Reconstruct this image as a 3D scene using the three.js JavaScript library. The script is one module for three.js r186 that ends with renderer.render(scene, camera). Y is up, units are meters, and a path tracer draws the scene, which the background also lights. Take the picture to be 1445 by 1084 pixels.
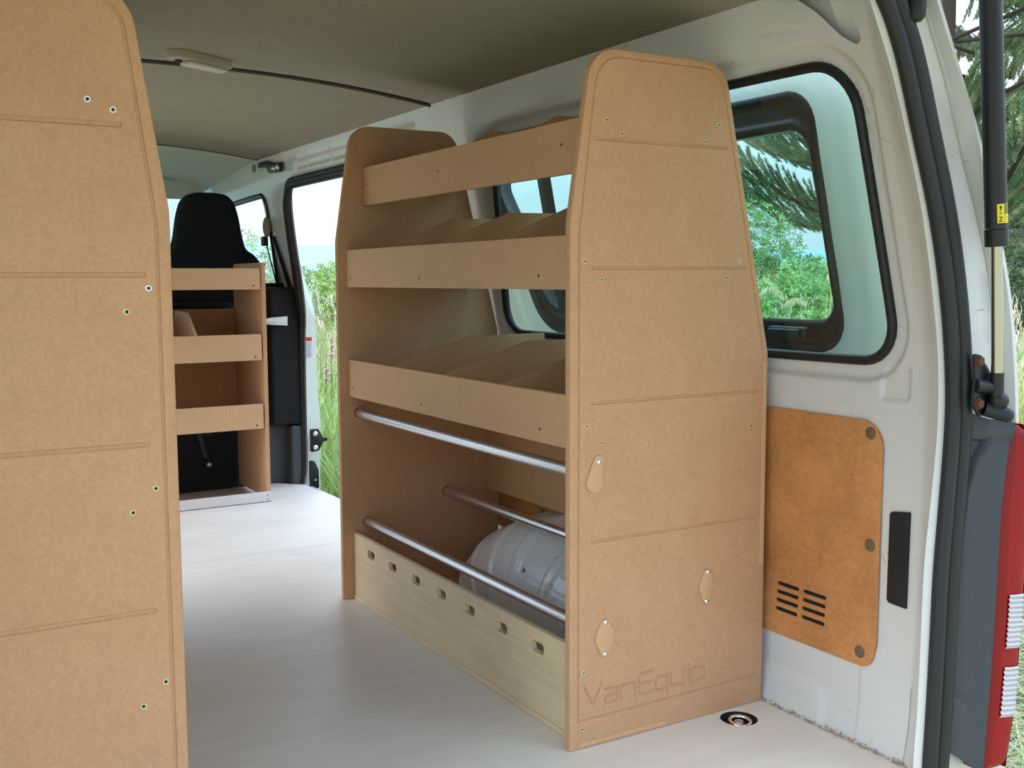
import * as THREE from 'three';
import { mergeGeometries, mergeVertices, toCreasedNormals } from 'three/addons/utils/BufferGeometryUtils.js';
import { RoundedBoxGeometry } from 'three/addons/geometries/RoundedBoxGeometry.js';

// ---------------------------------------------------------------- camera, sky, sun, exposure
const scene = new THREE.Scene();
const D2R = Math.PI / 180;
const camera = new THREE.PerspectiveCamera(39.54, 1445 / 1084, 0.05, 20000);
camera.position.set(-1.0565, 0.8714, 1.5816);
camera.rotation.set(-5.5883 * D2R, -30.6327 * D2R, -0.2327 * D2R, 'YXZ');
scene.add(camera);
const renderer = new THREE.WebGLRenderer({ antialias: true });
renderer.toneMapping = THREE.LinearToneMapping;
renderer.toneMappingExposure = 1.26;
renderer.shadowMap.enabled = true;

const SKY = 1.0;               // brightness of the cloudy sky
const SUN = 1.8;               // hazy sun through thin cloud, on the left of the van
const sun = new THREE.DirectionalLight(new THREE.Color(1.0, 0.985, 0.965), SUN);
sun.position.set(-10, 7, -0.4);
sun.target.position.set(-0.3, 0.4, -0.5);
sun.shadow.radius = 60;        // thin cloud spreads the disc to about 32 degrees
sun.shadow.mapSize.set(2048, 2048);
Object.assign(sun.shadow.camera, { left: -8, right: 8, top: 8, bottom: -8, near: 0.5, far: 60 });
sun.name = 'sun';
scene.add(sun, sun.target);

// seeded random and noise
let seedState = 7;
function seed(n) { seedState = n; }
function rnd() { seedState = (seedState + 0x6d2b79f5) | 0; let t = Math.imul(seedState ^ (seedState >>> 15), 1 | seedState); t = (t + Math.imul(t ^ (t >>> 7), 61 | t)) ^ t; return ((t ^ (t >>> 14)) >>> 0) / 4294967296; }
const rr = (a, b) => a + (b - a) * rnd();
function hash(x, y, s) { let h = Math.imul(x, 374761393) + Math.imul(y, 668265263) + Math.imul(s, 144269504); h = Math.imul(h ^ (h >>> 13), 1274126177); return ((h ^ (h >>> 16)) >>> 0) / 4294967296; }
function vnoise(x, y, px, py, s) {       // value noise, repeats every px, py cells
  const ix = Math.floor(x), iy = Math.floor(y), fx = x - ix, fy = y - iy, u = fx * fx * (3 - 2 * fx), v = fy * fy * (3 - 2 * fy);
  const m = (a, p) => ((a % p) + p) % p, x0 = m(ix, px), x1 = m(ix + 1, px), y0 = m(iy, py), y1 = m(iy + 1, py);
  return (hash(x0, y0, s) * (1 - u) + hash(x1, y0, s) * u) * (1 - v) + (hash(x0, y1, s) * (1 - u) + hash(x1, y1, s) * u) * v;
}
function fbm(x, y, px, py, s, oct = 4) { let a = 0.5, t = 0, n = 0; for (let i = 0; i < oct; i++) { t += a * vnoise(x, y, px, py, s + i * 17); n += a; a *= 0.5; x *= 2; y *= 2; px *= 2; py *= 2; } return t / n; }
const clamp = THREE.MathUtils.clamp, lerp = THREE.MathUtils.lerp, sstep = THREE.MathUtils.smoothstep;

// the sky: thin broken cloud, whiter towards the horizon, alike all the way round and, as cloudy skies are, brighter overhead
{
  const W = 1024, H = 512, d = new Float32Array(W * H * 4);
  for (let j = 0; j < H; j++) for (let i = 0; i < W; i++) {
    const el = ((j + 0.5) / H - 0.5) * Math.PI, up = Math.sin(el);
    const h = Math.max(up, 0);
    const c1 = fbm(i / W * 14, j / H * 22, 14, 22, 3, 5), c2 = fbm(i / W * 30, j / H * 70, 30, 70, 9, 4);
    let cover = sstep(c1 * 0.72 + c2 * 0.28, 0.34, 0.62);
    cover = lerp(0.72 + 0.28 * cover, cover, sstep(h, 0.02, 0.45));
    const blue = [lerp(0.55, 0.26, Math.sqrt(h)), lerp(0.82, 0.52, Math.sqrt(h)), lerp(1.02, 0.98, Math.sqrt(h))];
    const white = [0.88, 0.95, 1.03], o = (j * W + i) * 4, k = 0.9 + 0.12 * c2;
    for (let c = 0; c < 3; c++) d[o + c] = lerp(blue[c], white[c] * k, cover * 0.92) * SKY * (up < -0.12 ? 0.35 : 1 + 2.6 * h);
    d[o + 3] = 1;
  }
  const t = new THREE.DataTexture(d, W, H, THREE.RGBAFormat, THREE.FloatType);
  t.mapping = THREE.EquirectangularReflectionMapping; t.magFilter = THREE.LinearFilter; t.wrapS = THREE.RepeatWrapping; t.needsUpdate = true;
  scene.background = t; scene.environment = t;
}

// ---------------------------------------------------------------- names
const used = new Map();
function numbered(n) { const k = used.get(n) || 0; used.set(n, k + 1); return k ? n + '_' + String(k).padStart(3, '0') : n; }
function thing(name, label, category, pos = [0, 0, 0], group) {
  const o = new THREE.Group(); o.name = numbered(name); o.position.set(...pos); scene.add(o);
  o.userData = { label, category }; if (group) o.userData.group = group;
  return o;
}
function part(name, geo, mat, parent, label) {
  const m = new THREE.Mesh(geo, mat); m.name = name; parent.add(m);
  if (label) m.userData.label = label;
  return m;
}
function single(name, geo, mat, label, category, group) {
  const m = new THREE.Mesh(geo, mat); m.name = numbered(name); scene.add(m); m.userData = { label, category }; if (group) m.userData.group = group; return m;
}
function struct(name, geo, mat, label, category) {
  const m = geo ? new THREE.Mesh(geo, mat) : new THREE.Group(); m.name = numbered(name); scene.add(m);
  m.userData = { kind: 'structure', label, category }; return m;
}

// ---------------------------------------------------------------- textures and materials
function dtex(w, h, fn, sizeU, sizeV, srgb = true) {
  const d = new Uint8Array(w * h * 4);
  for (let j = 0; j < h; j++) for (let i = 0; i < w; i++) { const c = fn(i, j), o = (j * w + i) * 4; d[o] = clamp(c[0], 0, 255); d[o + 1] = clamp(c[1], 0, 255); d[o + 2] = clamp(c[2], 0, 255); d[o + 3] = 255; }
  const t = new THREE.DataTexture(d, w, h); t.wrapS = t.wrapT = THREE.RepeatWrapping; t.magFilter = THREE.LinearFilter; t.minFilter = THREE.LinearFilter;
  if (srgb) t.colorSpace = THREE.SRGBColorSpace;
  t.repeat.set(1 / sizeU, 1 / sizeV); t.needsUpdate = true;
  return t;
}
// medium density fibreboard: fine fibres over a soft mottle
function fibreTexture(base, amp, s, fibres) {
  const N = 512, f = new Float32Array(N * N);
  seed(s);
  for (let k = 0; k < fibres; k++) {
    let x = rnd() * N, y = rnd() * N, a = rnd() * 6.28; const v = (rnd() - 0.5) * amp * 1.6, n = 3 + rnd() * 9;
    for (let i = 0; i < n; i++) { f[(((y | 0) + N) % N) * N + (((x | 0) + N) % N)] += v; x += Math.cos(a); y += Math.sin(a); a += (rnd() - 0.5) * 0.5; if (x < 0) x += N; if (y < 0) y += N; }
  }
  return dtex(N, N, (i, j) => {
    const m = (fbm(i / N * 6, j / N * 6, 6, 6, s, 4) - 0.5) * amp * 0.8 + (fbm(i / N * 64, j / N * 64, 64, 64, s + 5, 2) - 0.5) * amp * 1.3 + f[j * N + i];
    return [base[0] + m, base[1] + m * 0.93, base[2] + m * 0.8];
  }, 0.3, 0.3);
}
const std = (o) => new THREE.MeshStandardMaterial(o);
const phy = (o) => new THREE.MeshPhysicalMaterial(o);
const M = {};
M.mdf = std({ map: fibreTexture([204, 155, 115], 9, 11, 16000), roughness: 0.72 });
M.mdfFront = std({ map: fibreTexture([213, 167, 124], 7, 23, 12000), roughness: 0.6 });
M.mdfCut = std({ map: fibreTexture([194, 148, 103], 7, 31, 14000), roughness: 0.85 });
M.plyFace = std({ map: dtex(512, 512, (i, j) => { const g = fbm(i / 512 * 4, j / 512 * 60, 4, 60, 41, 4) - 0.5, m = fbm(i / 512 * 5, j / 512 * 5, 5, 5, 44, 3) - 0.5, v = g * 16 + m * 16; return [232 + v, 204 + v, 166 + v * 0.9]; }, 0.5, 0.5), roughness: 0.55 });
M.floor = std({ map: dtex(1024, 1024, (i, j) => {
  const warp = fbm(i / 1024 * 3, j / 1024 * 4, 3, 4, 51, 3) * 5;
  const g = fbm(i / 1024 * 5, j / 1024 * 90, 5, 90, 53, 3) - 0.5, ring = Math.sin((j / 1024 * 10 + warp) * 6.2832) * 0.5, m = fbm(i / 1024 * 4, j / 1024 * 4, 4, 4, 57, 4) - 0.5;
  const pore = fbm(i / 1024 * 16, j / 1024 * 256, 16, 256, 59, 1) > 0.9 ? -10 : 0;
  const v = g * 9 + ring * 2.2 + m * 9 + pore * 0.6; return [234 + v, 224 + v * 0.98, 211 + v * 0.92];
}, 1.3, 1.3), roughness: 0.42, roughnessMap: dtex(256, 256, (i, j) => { const v = 105 + 90 * fbm(i / 256 * 6, j / 256 * 6, 6, 6, 61, 4); return [v, v, v]; }, 0.9, 0.9, false) });
M.floor.roughness = 0.8;
M.hardboard = std({ map: dtex(512, 512, (i, j) => {
  const m = fbm(i / 512 * 5, j / 512 * 5, 5, 5, 71, 4) - 0.5, f = fbm(i / 512 * 60, j / 512 * 90, 60, 90, 73, 3) - 0.5, drip = fbm(i / 512 * 9, j / 512 * 3, 9, 3, 75, 3) - 0.5;
  const v = m * 46 + f * 26 + drip * 22; return [194 + v, 130 + v * 0.85, 76 + v * 0.6];
}, 0.5, 0.5), roughness: 0.75 });
// white paint with handling marks
M.paint = phy({ map: (() => {
  const N = 1024, c = document.createElement('canvas'); c.width = c.height = N; const x = c.getContext('2d'); x.fillStyle = 'rgb(213,212,210)'; x.fillRect(0, 0, N, N);
  seed(81);
  for (let k = 0; k < 280; k++) {
    const px = rnd() * N, py = rnd() * N, a = rnd() * 6.28, l = rnd() < 0.7 ? rr(1, 5) : rr(8, 34); x.strokeStyle = rnd() < 0.75 ? 'rgba(90,82,72,' + rr(0.15, 0.6) + ')' : 'rgba(150,140,125,0.4)'; x.lineWidth = rr(0.6, 1.8);
    x.beginPath(); x.moveTo(px, py); x.quadraticCurveTo(px + Math.cos(a) * l * 0.5 + rr(-3, 3), py + Math.sin(a) * l * 0.5, px + Math.cos(a) * l, py + Math.sin(a) * l); x.stroke();
  }
  const t = new THREE.CanvasTexture(c); t.colorSpace = THREE.SRGBColorSpace; t.wrapS = t.wrapT = THREE.RepeatWrapping; t.repeat.set(1 / 0.8, 1 / 0.8); return t;
})(), roughness: 0.42, clearcoat: 0.5, clearcoatRoughness: 0.12 });
M.litPaint = phy({ color: new THREE.Color(0.86, 0.86, 0.85), roughness: 0.35, clearcoat: 0.6, clearcoatRoughness: 0.08 });  // brighter copy of the white paint, making up for light the door lacks
M.archPaint = phy({ map: (() => {
  const N = 1024, c = document.createElement('canvas'); c.width = c.height = N; const x = c.getContext('2d'); x.fillStyle = 'rgb(232,233,230)'; x.fillRect(0, 0, N, N);
  seed(83);
  for (let k = 0; k < 420; k++) {
    const px = rnd() * N, py = rnd() * N, a = rnd() * 6.28, l = rnd() < 0.7 ? rr(1, 6) : rr(8, 40); x.strokeStyle = 'rgba(60,58,56,' + rr(0.2, 0.75) + ')'; x.lineWidth = rr(0.8, 2.6);
    x.beginPath(); x.moveTo(px, py); x.lineTo(px + Math.cos(a) * l, py + Math.sin(a) * l); x.stroke();
  }
  for (let k = 0; k < 7; k++) { x.fillStyle = 'rgba(45,43,42,0.85)'; const px = rnd() * N, py = rnd() * N; for (let i = 0; i < 7; i++) { x.beginPath(); x.arc(px + rr(-9, 9), py + rr(-9, 9), rr(2, 6), 0, 7); x.fill(); } }
  const t = new THREE.CanvasTexture(c); t.colorSpace = THREE.SRGBColorSpace; t.wrapS = t.wrapT = THREE.RepeatWrapping; t.repeat.set(1 / 0.7, 1 / 0.7); return t;
})(), roughness: 0.35, clearcoat: 0.7, clearcoatRoughness: 0.08 });
M.headliner = phy({ map: dtex(256, 256, (i, j) => { const v = (fbm(i / 256 * 128, j / 256 * 128, 128, 128, 91, 2) - 0.5) * 18 + (fbm(i / 256 * 5, j / 256 * 5, 5, 5, 93, 3) - 0.5) * 8; return [158 + v, 151 + v, 137 + v]; }, 0.3, 0.3), roughness: 0.95, specularIntensity: 0.2 });
M.cabLiner = std({ color: 0xd6d6ca, roughness: 0.9 });
M.rubber = std({ color: 0x1d2022, roughness: 0.5 });
M.black = std({ color: 0x141517, roughness: 0.45 });
M.blackMatt = std({ color: 0x121315, roughness: 0.85 });
M.carpet = std({ map: dtex(256, 256, (i, j) => { const v = (fbm(i / 256 * 100, j / 256 * 100, 100, 100, 95, 2) - 0.5) * 20; return [34 + v, 36 + v, 40 + v]; }, 0.2, 0.2), roughness: 0.95 });
M.greyPlastic = std({ map: dtex(256, 256, (i, j) => { const v = (fbm(i / 256 * 90, j / 256 * 90, 90, 90, 97, 2) - 0.5) * 8; return [56 + v, 62 + v, 68 + v]; }, 0.2, 0.2), roughness: 0.55 });
M.seat = phy({ map: dtex(256, 256, (i, j) => { const v = ((i % 6 < 3) ^ (j % 6 < 3) ? 4 : 0) + (fbm(i / 256 * 60, j / 256 * 60, 60, 60, 99, 2) - 0.5) * 10; return [36 + v, 38 + v, 41 + v]; }, 0.25, 0.25), roughness: 0.92, specularIntensity: 0.3 });
M.alu = std({ color: new THREE.Color(0.80, 0.80, 0.82), metalness: 1, roughness: 0.33 });
M.steel = std({ color: new THREE.Color(0.62, 0.62, 0.6), metalness: 1, roughness: 0.28 });
M.rodSteel = std({ color: new THREE.Color(0.5, 0.48, 0.42), metalness: 1, roughness: 0.16 });
M.chrome = std({ color: new THREE.Color(0.86, 0.85, 0.8), metalness: 1, roughness: 0.12 });
M.brass = std({ color: new THREE.Color(0.72, 0.62, 0.38), metalness: 0.7, roughness: 0.4 });
M.recessShade = std({ color: 0x2a2318, roughness: 0.8 });  // shade inside the screw heads, painted as a dark colour
M.zinc = std({ color: new THREE.Color(0.88, 0.88, 0.86), metalness: 0.6, roughness: 0.4 });
M.rust = std({ color: 0x6b4636, roughness: 0.7, metalness: 0.4 });
M.clip = std({ color: 0x6e5644, roughness: 0.6 });
M.glass = phy({ color: new THREE.Color(0.72, 0.93, 0.84), transmission: 1, thickness: 0, roughness: 0.0, ior: 1.5, side: THREE.DoubleSide });
M.clearGlass = phy({ color: new THREE.Color(0.9, 0.97, 0.96), transmission: 1, thickness: 0, roughness: 0.0, ior: 1.45, side: THREE.DoubleSide });
M.redLens = phy({ color: new THREE.Color(0.27, 0.002, 0.006), roughness: 0.3, specularIntensity: 0.5, clearcoat: 0.25, clearcoatRoughness: 0.08 });
M.redDark = phy({ color: new THREE.Color(0.22, 0.002, 0.005), roughness: 0.3, specularIntensity: 0.5, clearcoat: 0.25, clearcoatRoughness: 0.08 });
M.clearLens = phy({ color: new THREE.Color(0.46, 0.44, 0.47), roughness: 0.2, metalness: 0.2, clearcoat: 1, clearcoatRoughness: 0.04 });
M.whitePlastic = std({ color: 0xd8d6cf, roughness: 0.5 });
M.greyCap = std({ color: 0x8d8d86, roughness: 0.55 });

// ---------------------------------------------------------------- geometry helpers
const V2 = (x, y) => new THREE.Vector2(x, y), V3 = (x, y, z) => new THREE.Vector3(x, y, z);
function faceUV(g) {                                  // metres, from the side each face points to
  g = g.index ? g.toNonIndexed() : g;
  if (!g.attributes.normal) g.computeVertexNormals();
  const p = g.attributes.position, n = p.count, uv = new Float32Array(n * 2), a = V3(), b = V3(), c = V3(), k = V3();
  for (let i = 0; i < n; i += 3) {
    a.fromBufferAttribute(p, i); b.fromBufferAttribute(p, i + 1); c.fromBufferAttribute(p, i + 2); k.copy(b).sub(a).cross(c.clone().sub(a));
    const x = Math.abs(k.x), y = Math.abs(k.y), z = Math.abs(k.z);
    [a, b, c].forEach((v, q) => { const o = (i + q) * 2; if (x >= y && x >= z) { uv[o] = v.z + 0.13; uv[o + 1] = v.y; } else if (y >= z) { uv[o] = v.x; uv[o + 1] = v.z + 0.07; } else { uv[o] = v.x; uv[o + 1] = v.y; } });
  }
  g.setAttribute('uv', new THREE.BufferAttribute(uv, 2)); g.deleteAttribute('uv1'); return g;
}
function plain(g) { g = g.index ? g.toNonIndexed() : g; for (const k of Object.keys(g.attributes)) if (!['position', 'normal', 'uv'].includes(k)) g.deleteAttribute(k); if (!g.attributes.uv) faceUV(g); return g; }
const merge = (...gs) => mergeGeometries(gs.flat().map(plain));
function box(x0, x1, y0, y1, z0, z1, r = 0.0015) {     // a board with softened edges
  const w = Math.abs(x1 - x0), h = Math.abs(y1 - y0), d = Math.abs(z1 - z0), g = new RoundedBoxGeometry(w, h, d, 1, Math.min(r, w / 2.2, h / 2.2, d / 2.2));
  g.translate((x0 + x1) / 2, (y0 + y1) / 2, (z0 + z1) / 2); return faceUV(g);
}
function tube(pts, r, seg = 24, rad = 10, closed = false) { return new THREE.TubeGeometry(new THREE.CatmullRomCurve3(pts, closed, 'centripetal'), seg, r, rad, closed); }
function rod(a, b, r, rad = 24) {
  const d = b.clone().sub(a), g = new THREE.CylinderGeometry(r, r, d.length(), rad); g.applyQuaternion(new THREE.Quaternion().setFromUnitVectors(V3(0, 1, 0), d.clone().normalize())); g.translate((a.x + b.x) / 2, (a.y + b.y) / 2, (a.z + b.z) / 2); return g;
}
function lathe(profile, seg = 24) { return new THREE.LatheGeometry(profile.map((p) => V2(p[0], p[1])), seg); }
function roundPoly(pts, radii, seg = 8) {              // polygon with rounded corners, [x, y] points
  const out = [], n = pts.length;
  for (let i = 0; i < n; i++) {
    const p = V2(...pts[i]), a = V2(...pts[(i + n - 1) % n]).sub(p), b = V2(...pts[(i + 1) % n]).sub(p), r = Array.isArray(radii) ? radii[i] : radii;
    if (!r) { out.push([p.x, p.y]); continue; }
    const la = a.length(), lb = b.length(); a.normalize(); b.normalize();
    const ang = Math.acos(clamp(a.dot(b), -1, 1)), t = Math.min(r / Math.tan(ang / 2), la * 0.49, lb * 0.49), rad = t * Math.tan(ang / 2);
    const bis = a.clone().add(b).normalize(), c = p.clone().addScaledVector(bis, rad / Math.sin(ang / 2)), s = p.clone().addScaledVector(a, t), e = p.clone().addScaledVector(b, t);
    let a0 = Math.atan2(s.y - c.y, s.x - c.x), a1 = Math.atan2(e.y - c.y, e.x - c.x), d = a1 - a0; while (d > Math.PI) d -= 2 * Math.PI; while (d < -Math.PI) d += 2 * Math.PI;
    for (let k = 0; k <= seg; k++) out.push([c.x + rad * Math.cos(a0 + d * k / seg), c.y + rad * Math.sin(a0 + d * k / seg)]);
  }
  return out;
}
const areaOf = (p) => { let s = 0; for (let i = 0; i < p.length; i++) { const a = p[i], b = p[(i + 1) % p.length]; s += a[0] * b[1] - b[0] * a[1]; } return s / 2; };
const ccw = (p) => (areaOf(p) < 0 ? p.slice().reverse() : p);
function inset(p, d) {                                 // moves a counter-clockwise polygon inwards
  const n = p.length, o = [];
  for (let i = 0; i < n; i++) {
    const a = p[(i + n - 1) % n], b = p[i], c = p[(i + 1) % n];
    let e = V2(b[0] - a[0], b[1] - a[1]), f = V2(c[0] - b[0], c[1] - b[1]);
    if (e.length() < 1e-7) e = f.clone(); if (f.length() < 1e-7) f = e.clone(); e.normalize(); f.normalize();
    const m = V2(-(e.y + f.y), e.x + f.x); const l = m.length() || 1; m.divideScalar(l); const k = d / Math.max(0.35, m.x * -e.y + m.y * e.x);
    o.push([b[0] + m.x * k, b[1] + m.y * k]);
  }
  return o;
}
function strokePoly(path, hw, cap = 6) {               // the outline of a line with round ends
  const L = [], R = [], n = path.length, dir = (i, j) => V2(path[j][0] - path[i][0], path[j][1] - path[i][1]).normalize();
  for (let i = 0; i < n; i++) {
    const e = i ? dir(i - 1, i) : dir(0, 1), f = i < n - 1 ? dir(i, i + 1) : e, m = V2(-(e.y + f.y), e.x + f.x).normalize(), k = hw / Math.max(0.4, m.x * -e.y + m.y * e.x);
    L.push([path[i][0] + m.x * k, path[i][1] + m.y * k]); R.push([path[i][0] - m.x * k, path[i][1] - m.y * k]);
  }
  const capAt = (c, d) => { const a = Math.atan2(d.x, -d.y), o = []; for (let k = 1; k < cap; k++) { const t = a - Math.PI * k / cap; o.push([c[0] + hw * Math.cos(t), c[1] + hw * Math.sin(t)]); } return o; };
  return ccw([...L, ...capAt(path[n - 1], dir(n - 2, n - 1)), ...R.reverse(), ...capAt(path[0], dir(1, 0))]);
}
class Tri {                                            // collects triangles
  constructor() { this.p = []; }
  t(a, b, c) { this.p.push(...a, ...b, ...c); }
  q(a, b, c, d) { this.t(a, b, c); this.t(a, c, d); }
  face(outline, holes, z, flip) {
    const c = outline.map((p) => V2(...p)), h = holes.map((o) => o.map((p) => V2(...p))), all = [...outline, ...holes.flat()];
    for (const f of THREE.ShapeUtils.triangulateShape(c, h)) { const [a, b, d] = f.map((i) => [all[i][0], all[i][1], z]); const s = (b[0] - a[0]) * (d[1] - a[1]) - (d[0] - a[0]) * (b[1] - a[1]); if ((s > 0) !== !!flip) this.t(a, b, d); else this.t(a, d, b); }
  }
  wall(p, z0, q, z1) { const n = p.length; for (let i = 0; i < n; i++) { const j = (i + 1) % n; this.q([...q[i], z1], [...q[j], z1], [...p[j], z0], [...p[i], z0]); } }   // p at z0 (nearer), q at z1
  geo(crease = 0.6) { let g = new THREE.BufferGeometry(); g.setAttribute('position', new THREE.Float32BufferAttribute(this.p, 3)); g.computeVertexNormals(); g = crease ? toCreasedNormals(g, crease) : g; return faceUV(g); }
}
// A board whose face lies in z = 0 and looks along +z; rounded rim, routed grooves, holes right through.
function plate({ outline, holes = [], t = 0.016, bevel = 0.003, grooves = [], gd = 0.0025, gi = 0.0013, patch = null }) {
  outline = ccw(outline); holes = holes.map(ccw); grooves = grooves.map(ccw);
  const T = new Tri(), o1 = inset(outline, bevel), om = inset(outline, bevel * 0.3), rev = (h) => h.slice().reverse();
  T.face(o1, [...holes, ...grooves, ...(patch ? [ccw(patch)] : [])], 0);
  T.wall(o1, 0, om, -bevel * 0.3); T.wall(om, -bevel * 0.3, outline, -bevel); T.wall(outline, -bevel, outline, -t + bevel * 0.6);
  const o2 = inset(outline, bevel * 0.6); T.wall(outline, -t + bevel * 0.6, o2, -t); T.face(o2, holes, -t, true);
  for (const h of holes) T.wall(rev(h), 0, rev(h), -t);
  for (const g of grooves) { const f = inset(g, gi); T.wall(rev(g), 0, rev(f), -gd); T.face(f, [], -gd); }
  return T.geo(0.5);
}
function prism(outline, z0, z1, bevel = 0.001) { const g = plate({ outline, t: Math.abs(z1 - z0), bevel }); g.translate(0, 0, Math.max(z0, z1)); return g; }
const circle = (x, y, r, n = 20) => Array.from({ length: n }, (_, i) => [x + r * Math.cos(i / n * 6.28318), y + r * Math.sin(i / n * 6.28318)]);
function sdPoly(poly) {                                // signed distance to a polygon, negative inside
  const n = poly.length;
  return (x, y) => {
    let d = 1e9, s = 1;
    for (let i = 0, j = n - 1; i < n; j = i++) {
      const ax = poly[i][0], ay = poly[i][1], bx = poly[j][0], by = poly[j][1], ex = bx - ax, ey = by - ay, wx = x - ax, wy = y - ay, q = clamp((wx * ex + wy * ey) / (ex * ex + ey * ey + 1e-12), 0, 1), dx = wx - ex * q, dy = wy - ey * q;
      d = Math.min(d, dx * dx + dy * dy);
      const c1 = y >= ay, c2 = y < by, c3 = ex * wy > ey * wx; if ((c1 && c2 && c3) || (!c1 && !c2 && !c3)) s = -s;
    }
    return s * Math.sqrt(d);
  };
}
// A pressed sheet: a grid over (u, v), cut along keep(u, v) = 0 and placed by pos(u, v).
function sheet(u0, u1, nu, v0, v1, nv, keep, pos, uvScale = 1) {
  const P = [], UV = [], S = [], U = (i) => u0 + (u1 - u0) * i / nu, Vv = (j) => v0 + (v1 - v0) * j / nv;
  for (let j = 0; j <= nv; j++) for (let i = 0; i <= nu; i++) S.push(keep(U(i), Vv(j)));
  const add = (tri) => {
    let poly = [];
    for (let k = 0; k < 3; k++) { const a = tri[k], b = tri[(k + 1) % 3]; if (a[2] > 0) poly.push(a); if ((a[2] > 0) !== (b[2] > 0)) { const f = a[2] / (a[2] - b[2]); poly.push([a[0] + (b[0] - a[0]) * f, a[1] + (b[1] - a[1]) * f, 0]); } }
    for (let k = 1; k + 1 < poly.length; k++) for (const q of [poly[0], poly[k], poly[k + 1]]) { P.push(...pos(q[0], q[1])); UV.push(q[0] * uvScale, q[1] * uvScale); }
  };
  for (let j = 0; j < nv; j++) for (let i = 0; i < nu; i++) {
    const at = (a, b) => [U(a), Vv(b), S[b * (nu + 1) + a]], a = at(i, j), b = at(i + 1, j), c = at(i + 1, j + 1), d = at(i, j + 1); add([a, b, c]); add([a, c, d]);
  }
  let g = new THREE.BufferGeometry(); g.setAttribute('position', new THREE.Float32BufferAttribute(P, 3)); g.setAttribute('uv', new THREE.Float32BufferAttribute(UV, 2));
  g = mergeVertices(g, 1e-5); g.computeVertexNormals(); return g;
}
function loft(rows, closed = false) {                  // rows of points joined into a surface, smooth
  const n = rows[0].length, P = [], UV = [], I = [];
  rows.forEach((r, j) => { let s = 0; r.forEach((p, i) => { if (i) s += p.distanceTo(r[i - 1]); P.push(p.x, p.y, p.z); UV.push(s, p.y + p.z * 0.3); }); });
  for (let j = 0; j + 1 < rows.length; j++) for (let i = 0; i + 1 < n + (closed ? 1 : 0); i++) { const a = j * n + i % n, b = j * n + (i + 1) % n; I.push(a, b, a + n, b, b + n, a + n); }
  const g = new THREE.BufferGeometry(); g.setAttribute('position', new THREE.Float32BufferAttribute(P, 3)); g.setAttribute('uv', new THREE.Float32BufferAttribute(UV, 2)); g.setIndex(I); g.computeVertexNormals(); return g;
}
function table(pairs) {                                // smooth interpolation through [y, value] pairs
  const p = pairs.slice().sort((a, b) => a[0] - b[0]);
  return (y) => {
    if (y <= p[0][0]) return p[0][1]; const n = p.length; if (y >= p[n - 1][0]) return p[n - 1][1] + (y - p[n - 1][0]) * (p[n - 1][1] - p[n - 2][1]) / (p[n - 1][0] - p[n - 2][0]);
    let i = 0; while (y > p[i + 1][0]) i++;
    const a = p[Math.max(0, i - 1)], b = p[i], c = p[i + 1], d = p[Math.min(n - 1, i + 2)], h = c[0] - b[0], t = (y - b[0]) / h, m0 = (c[1] - a[1]) / (c[0] - a[0]) * h, m1 = (d[1] - b[1]) / (d[0] - b[0]) * h;
    return (2 * t ** 3 - 3 * t * t + 1) * b[1] + (t ** 3 - 2 * t * t + t) * m0 + (-2 * t ** 3 + 3 * t * t) * c[1] + (t ** 3 - t * t) * m1;
  };
}
function segDist(x, y, a, b) { const ex = b[0] - a[0], ey = b[1] - a[1], t = clamp(((x - a[0]) * ex + (y - a[1]) * ey) / (ex * ex + ey * ey + 1e-12), 0, 1); return Math.hypot(x - a[0] - ex * t, y - a[1] - ey * t); }
const pathDist = (x, y, p) => { let d = 9; for (let i = 0; i + 1 < p.length; i++) d = Math.min(d, segDist(x, y, p[i], p[i + 1])); return d; };

// ================================================================ THE VAN: floor, walls, roof
const CX = -0.345;                                     // centre line of the van
const mirrorX = (x) => 2 * CX - x;
const wallX = (y) => { const k = y > 0.72 ? 0.2 * (y - 0.72) : 0; const low = y < 0.1 ? 0.012 * ((0.1 - y) / 0.1) ** 2 : 0; return 0.5 - k - low; };

// --- floor: two plywood sheets on the van floor, a tie-down hole near the right rear corner
{
  const F = struct('floor', null, null, 'pale plywood load floor of two sheets running to the front seats', 'floor');
  const X0 = -1.17, X1 = 0.4825, ZR = 0.42, ZS = -1.722, ZF = -2.853;
  const flat = (outline, holes) => { const g = plate({ outline, holes, t: 0.013, bevel: 0.0012 }); g.rotateX(-Math.PI / 2); return g; };   // shape y -> -z
  const r1 = roundPoly([[X0, -ZR], [X1, -ZR], [X1, -ZS - 0.0012], [X0, -ZS - 0.0012]], 0);
  part('floor_panel', flat(r1, [circle(0.375, -0.045, 0.037, 40)]), M.floor, F, 'rear plywood sheet');
  const r2 = roundPoly([[X0, -ZS + 0.0012], [X1, -ZS + 0.0012], [X1 - 0.006, 2.2], [X1, 2.757], [0.387, -ZF + 0.002], [-0.01, 2.845], [-0.12, 2.80], [X0, 2.80]], [0, 0, 0, 0.01, 0.03, 0.1, 0.1, 0]);
  part('floor_panel', flat(r2, []), M.floor, F, 'front plywood sheet');
  part('floor_base', box(-1.19, 0.52, -0.06, -0.0135, -4.2, 0.425, 0.002), M.paint, F, 'white painted steel floor under the plywood').geometry.translate(0, 0, 0);
}
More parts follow.
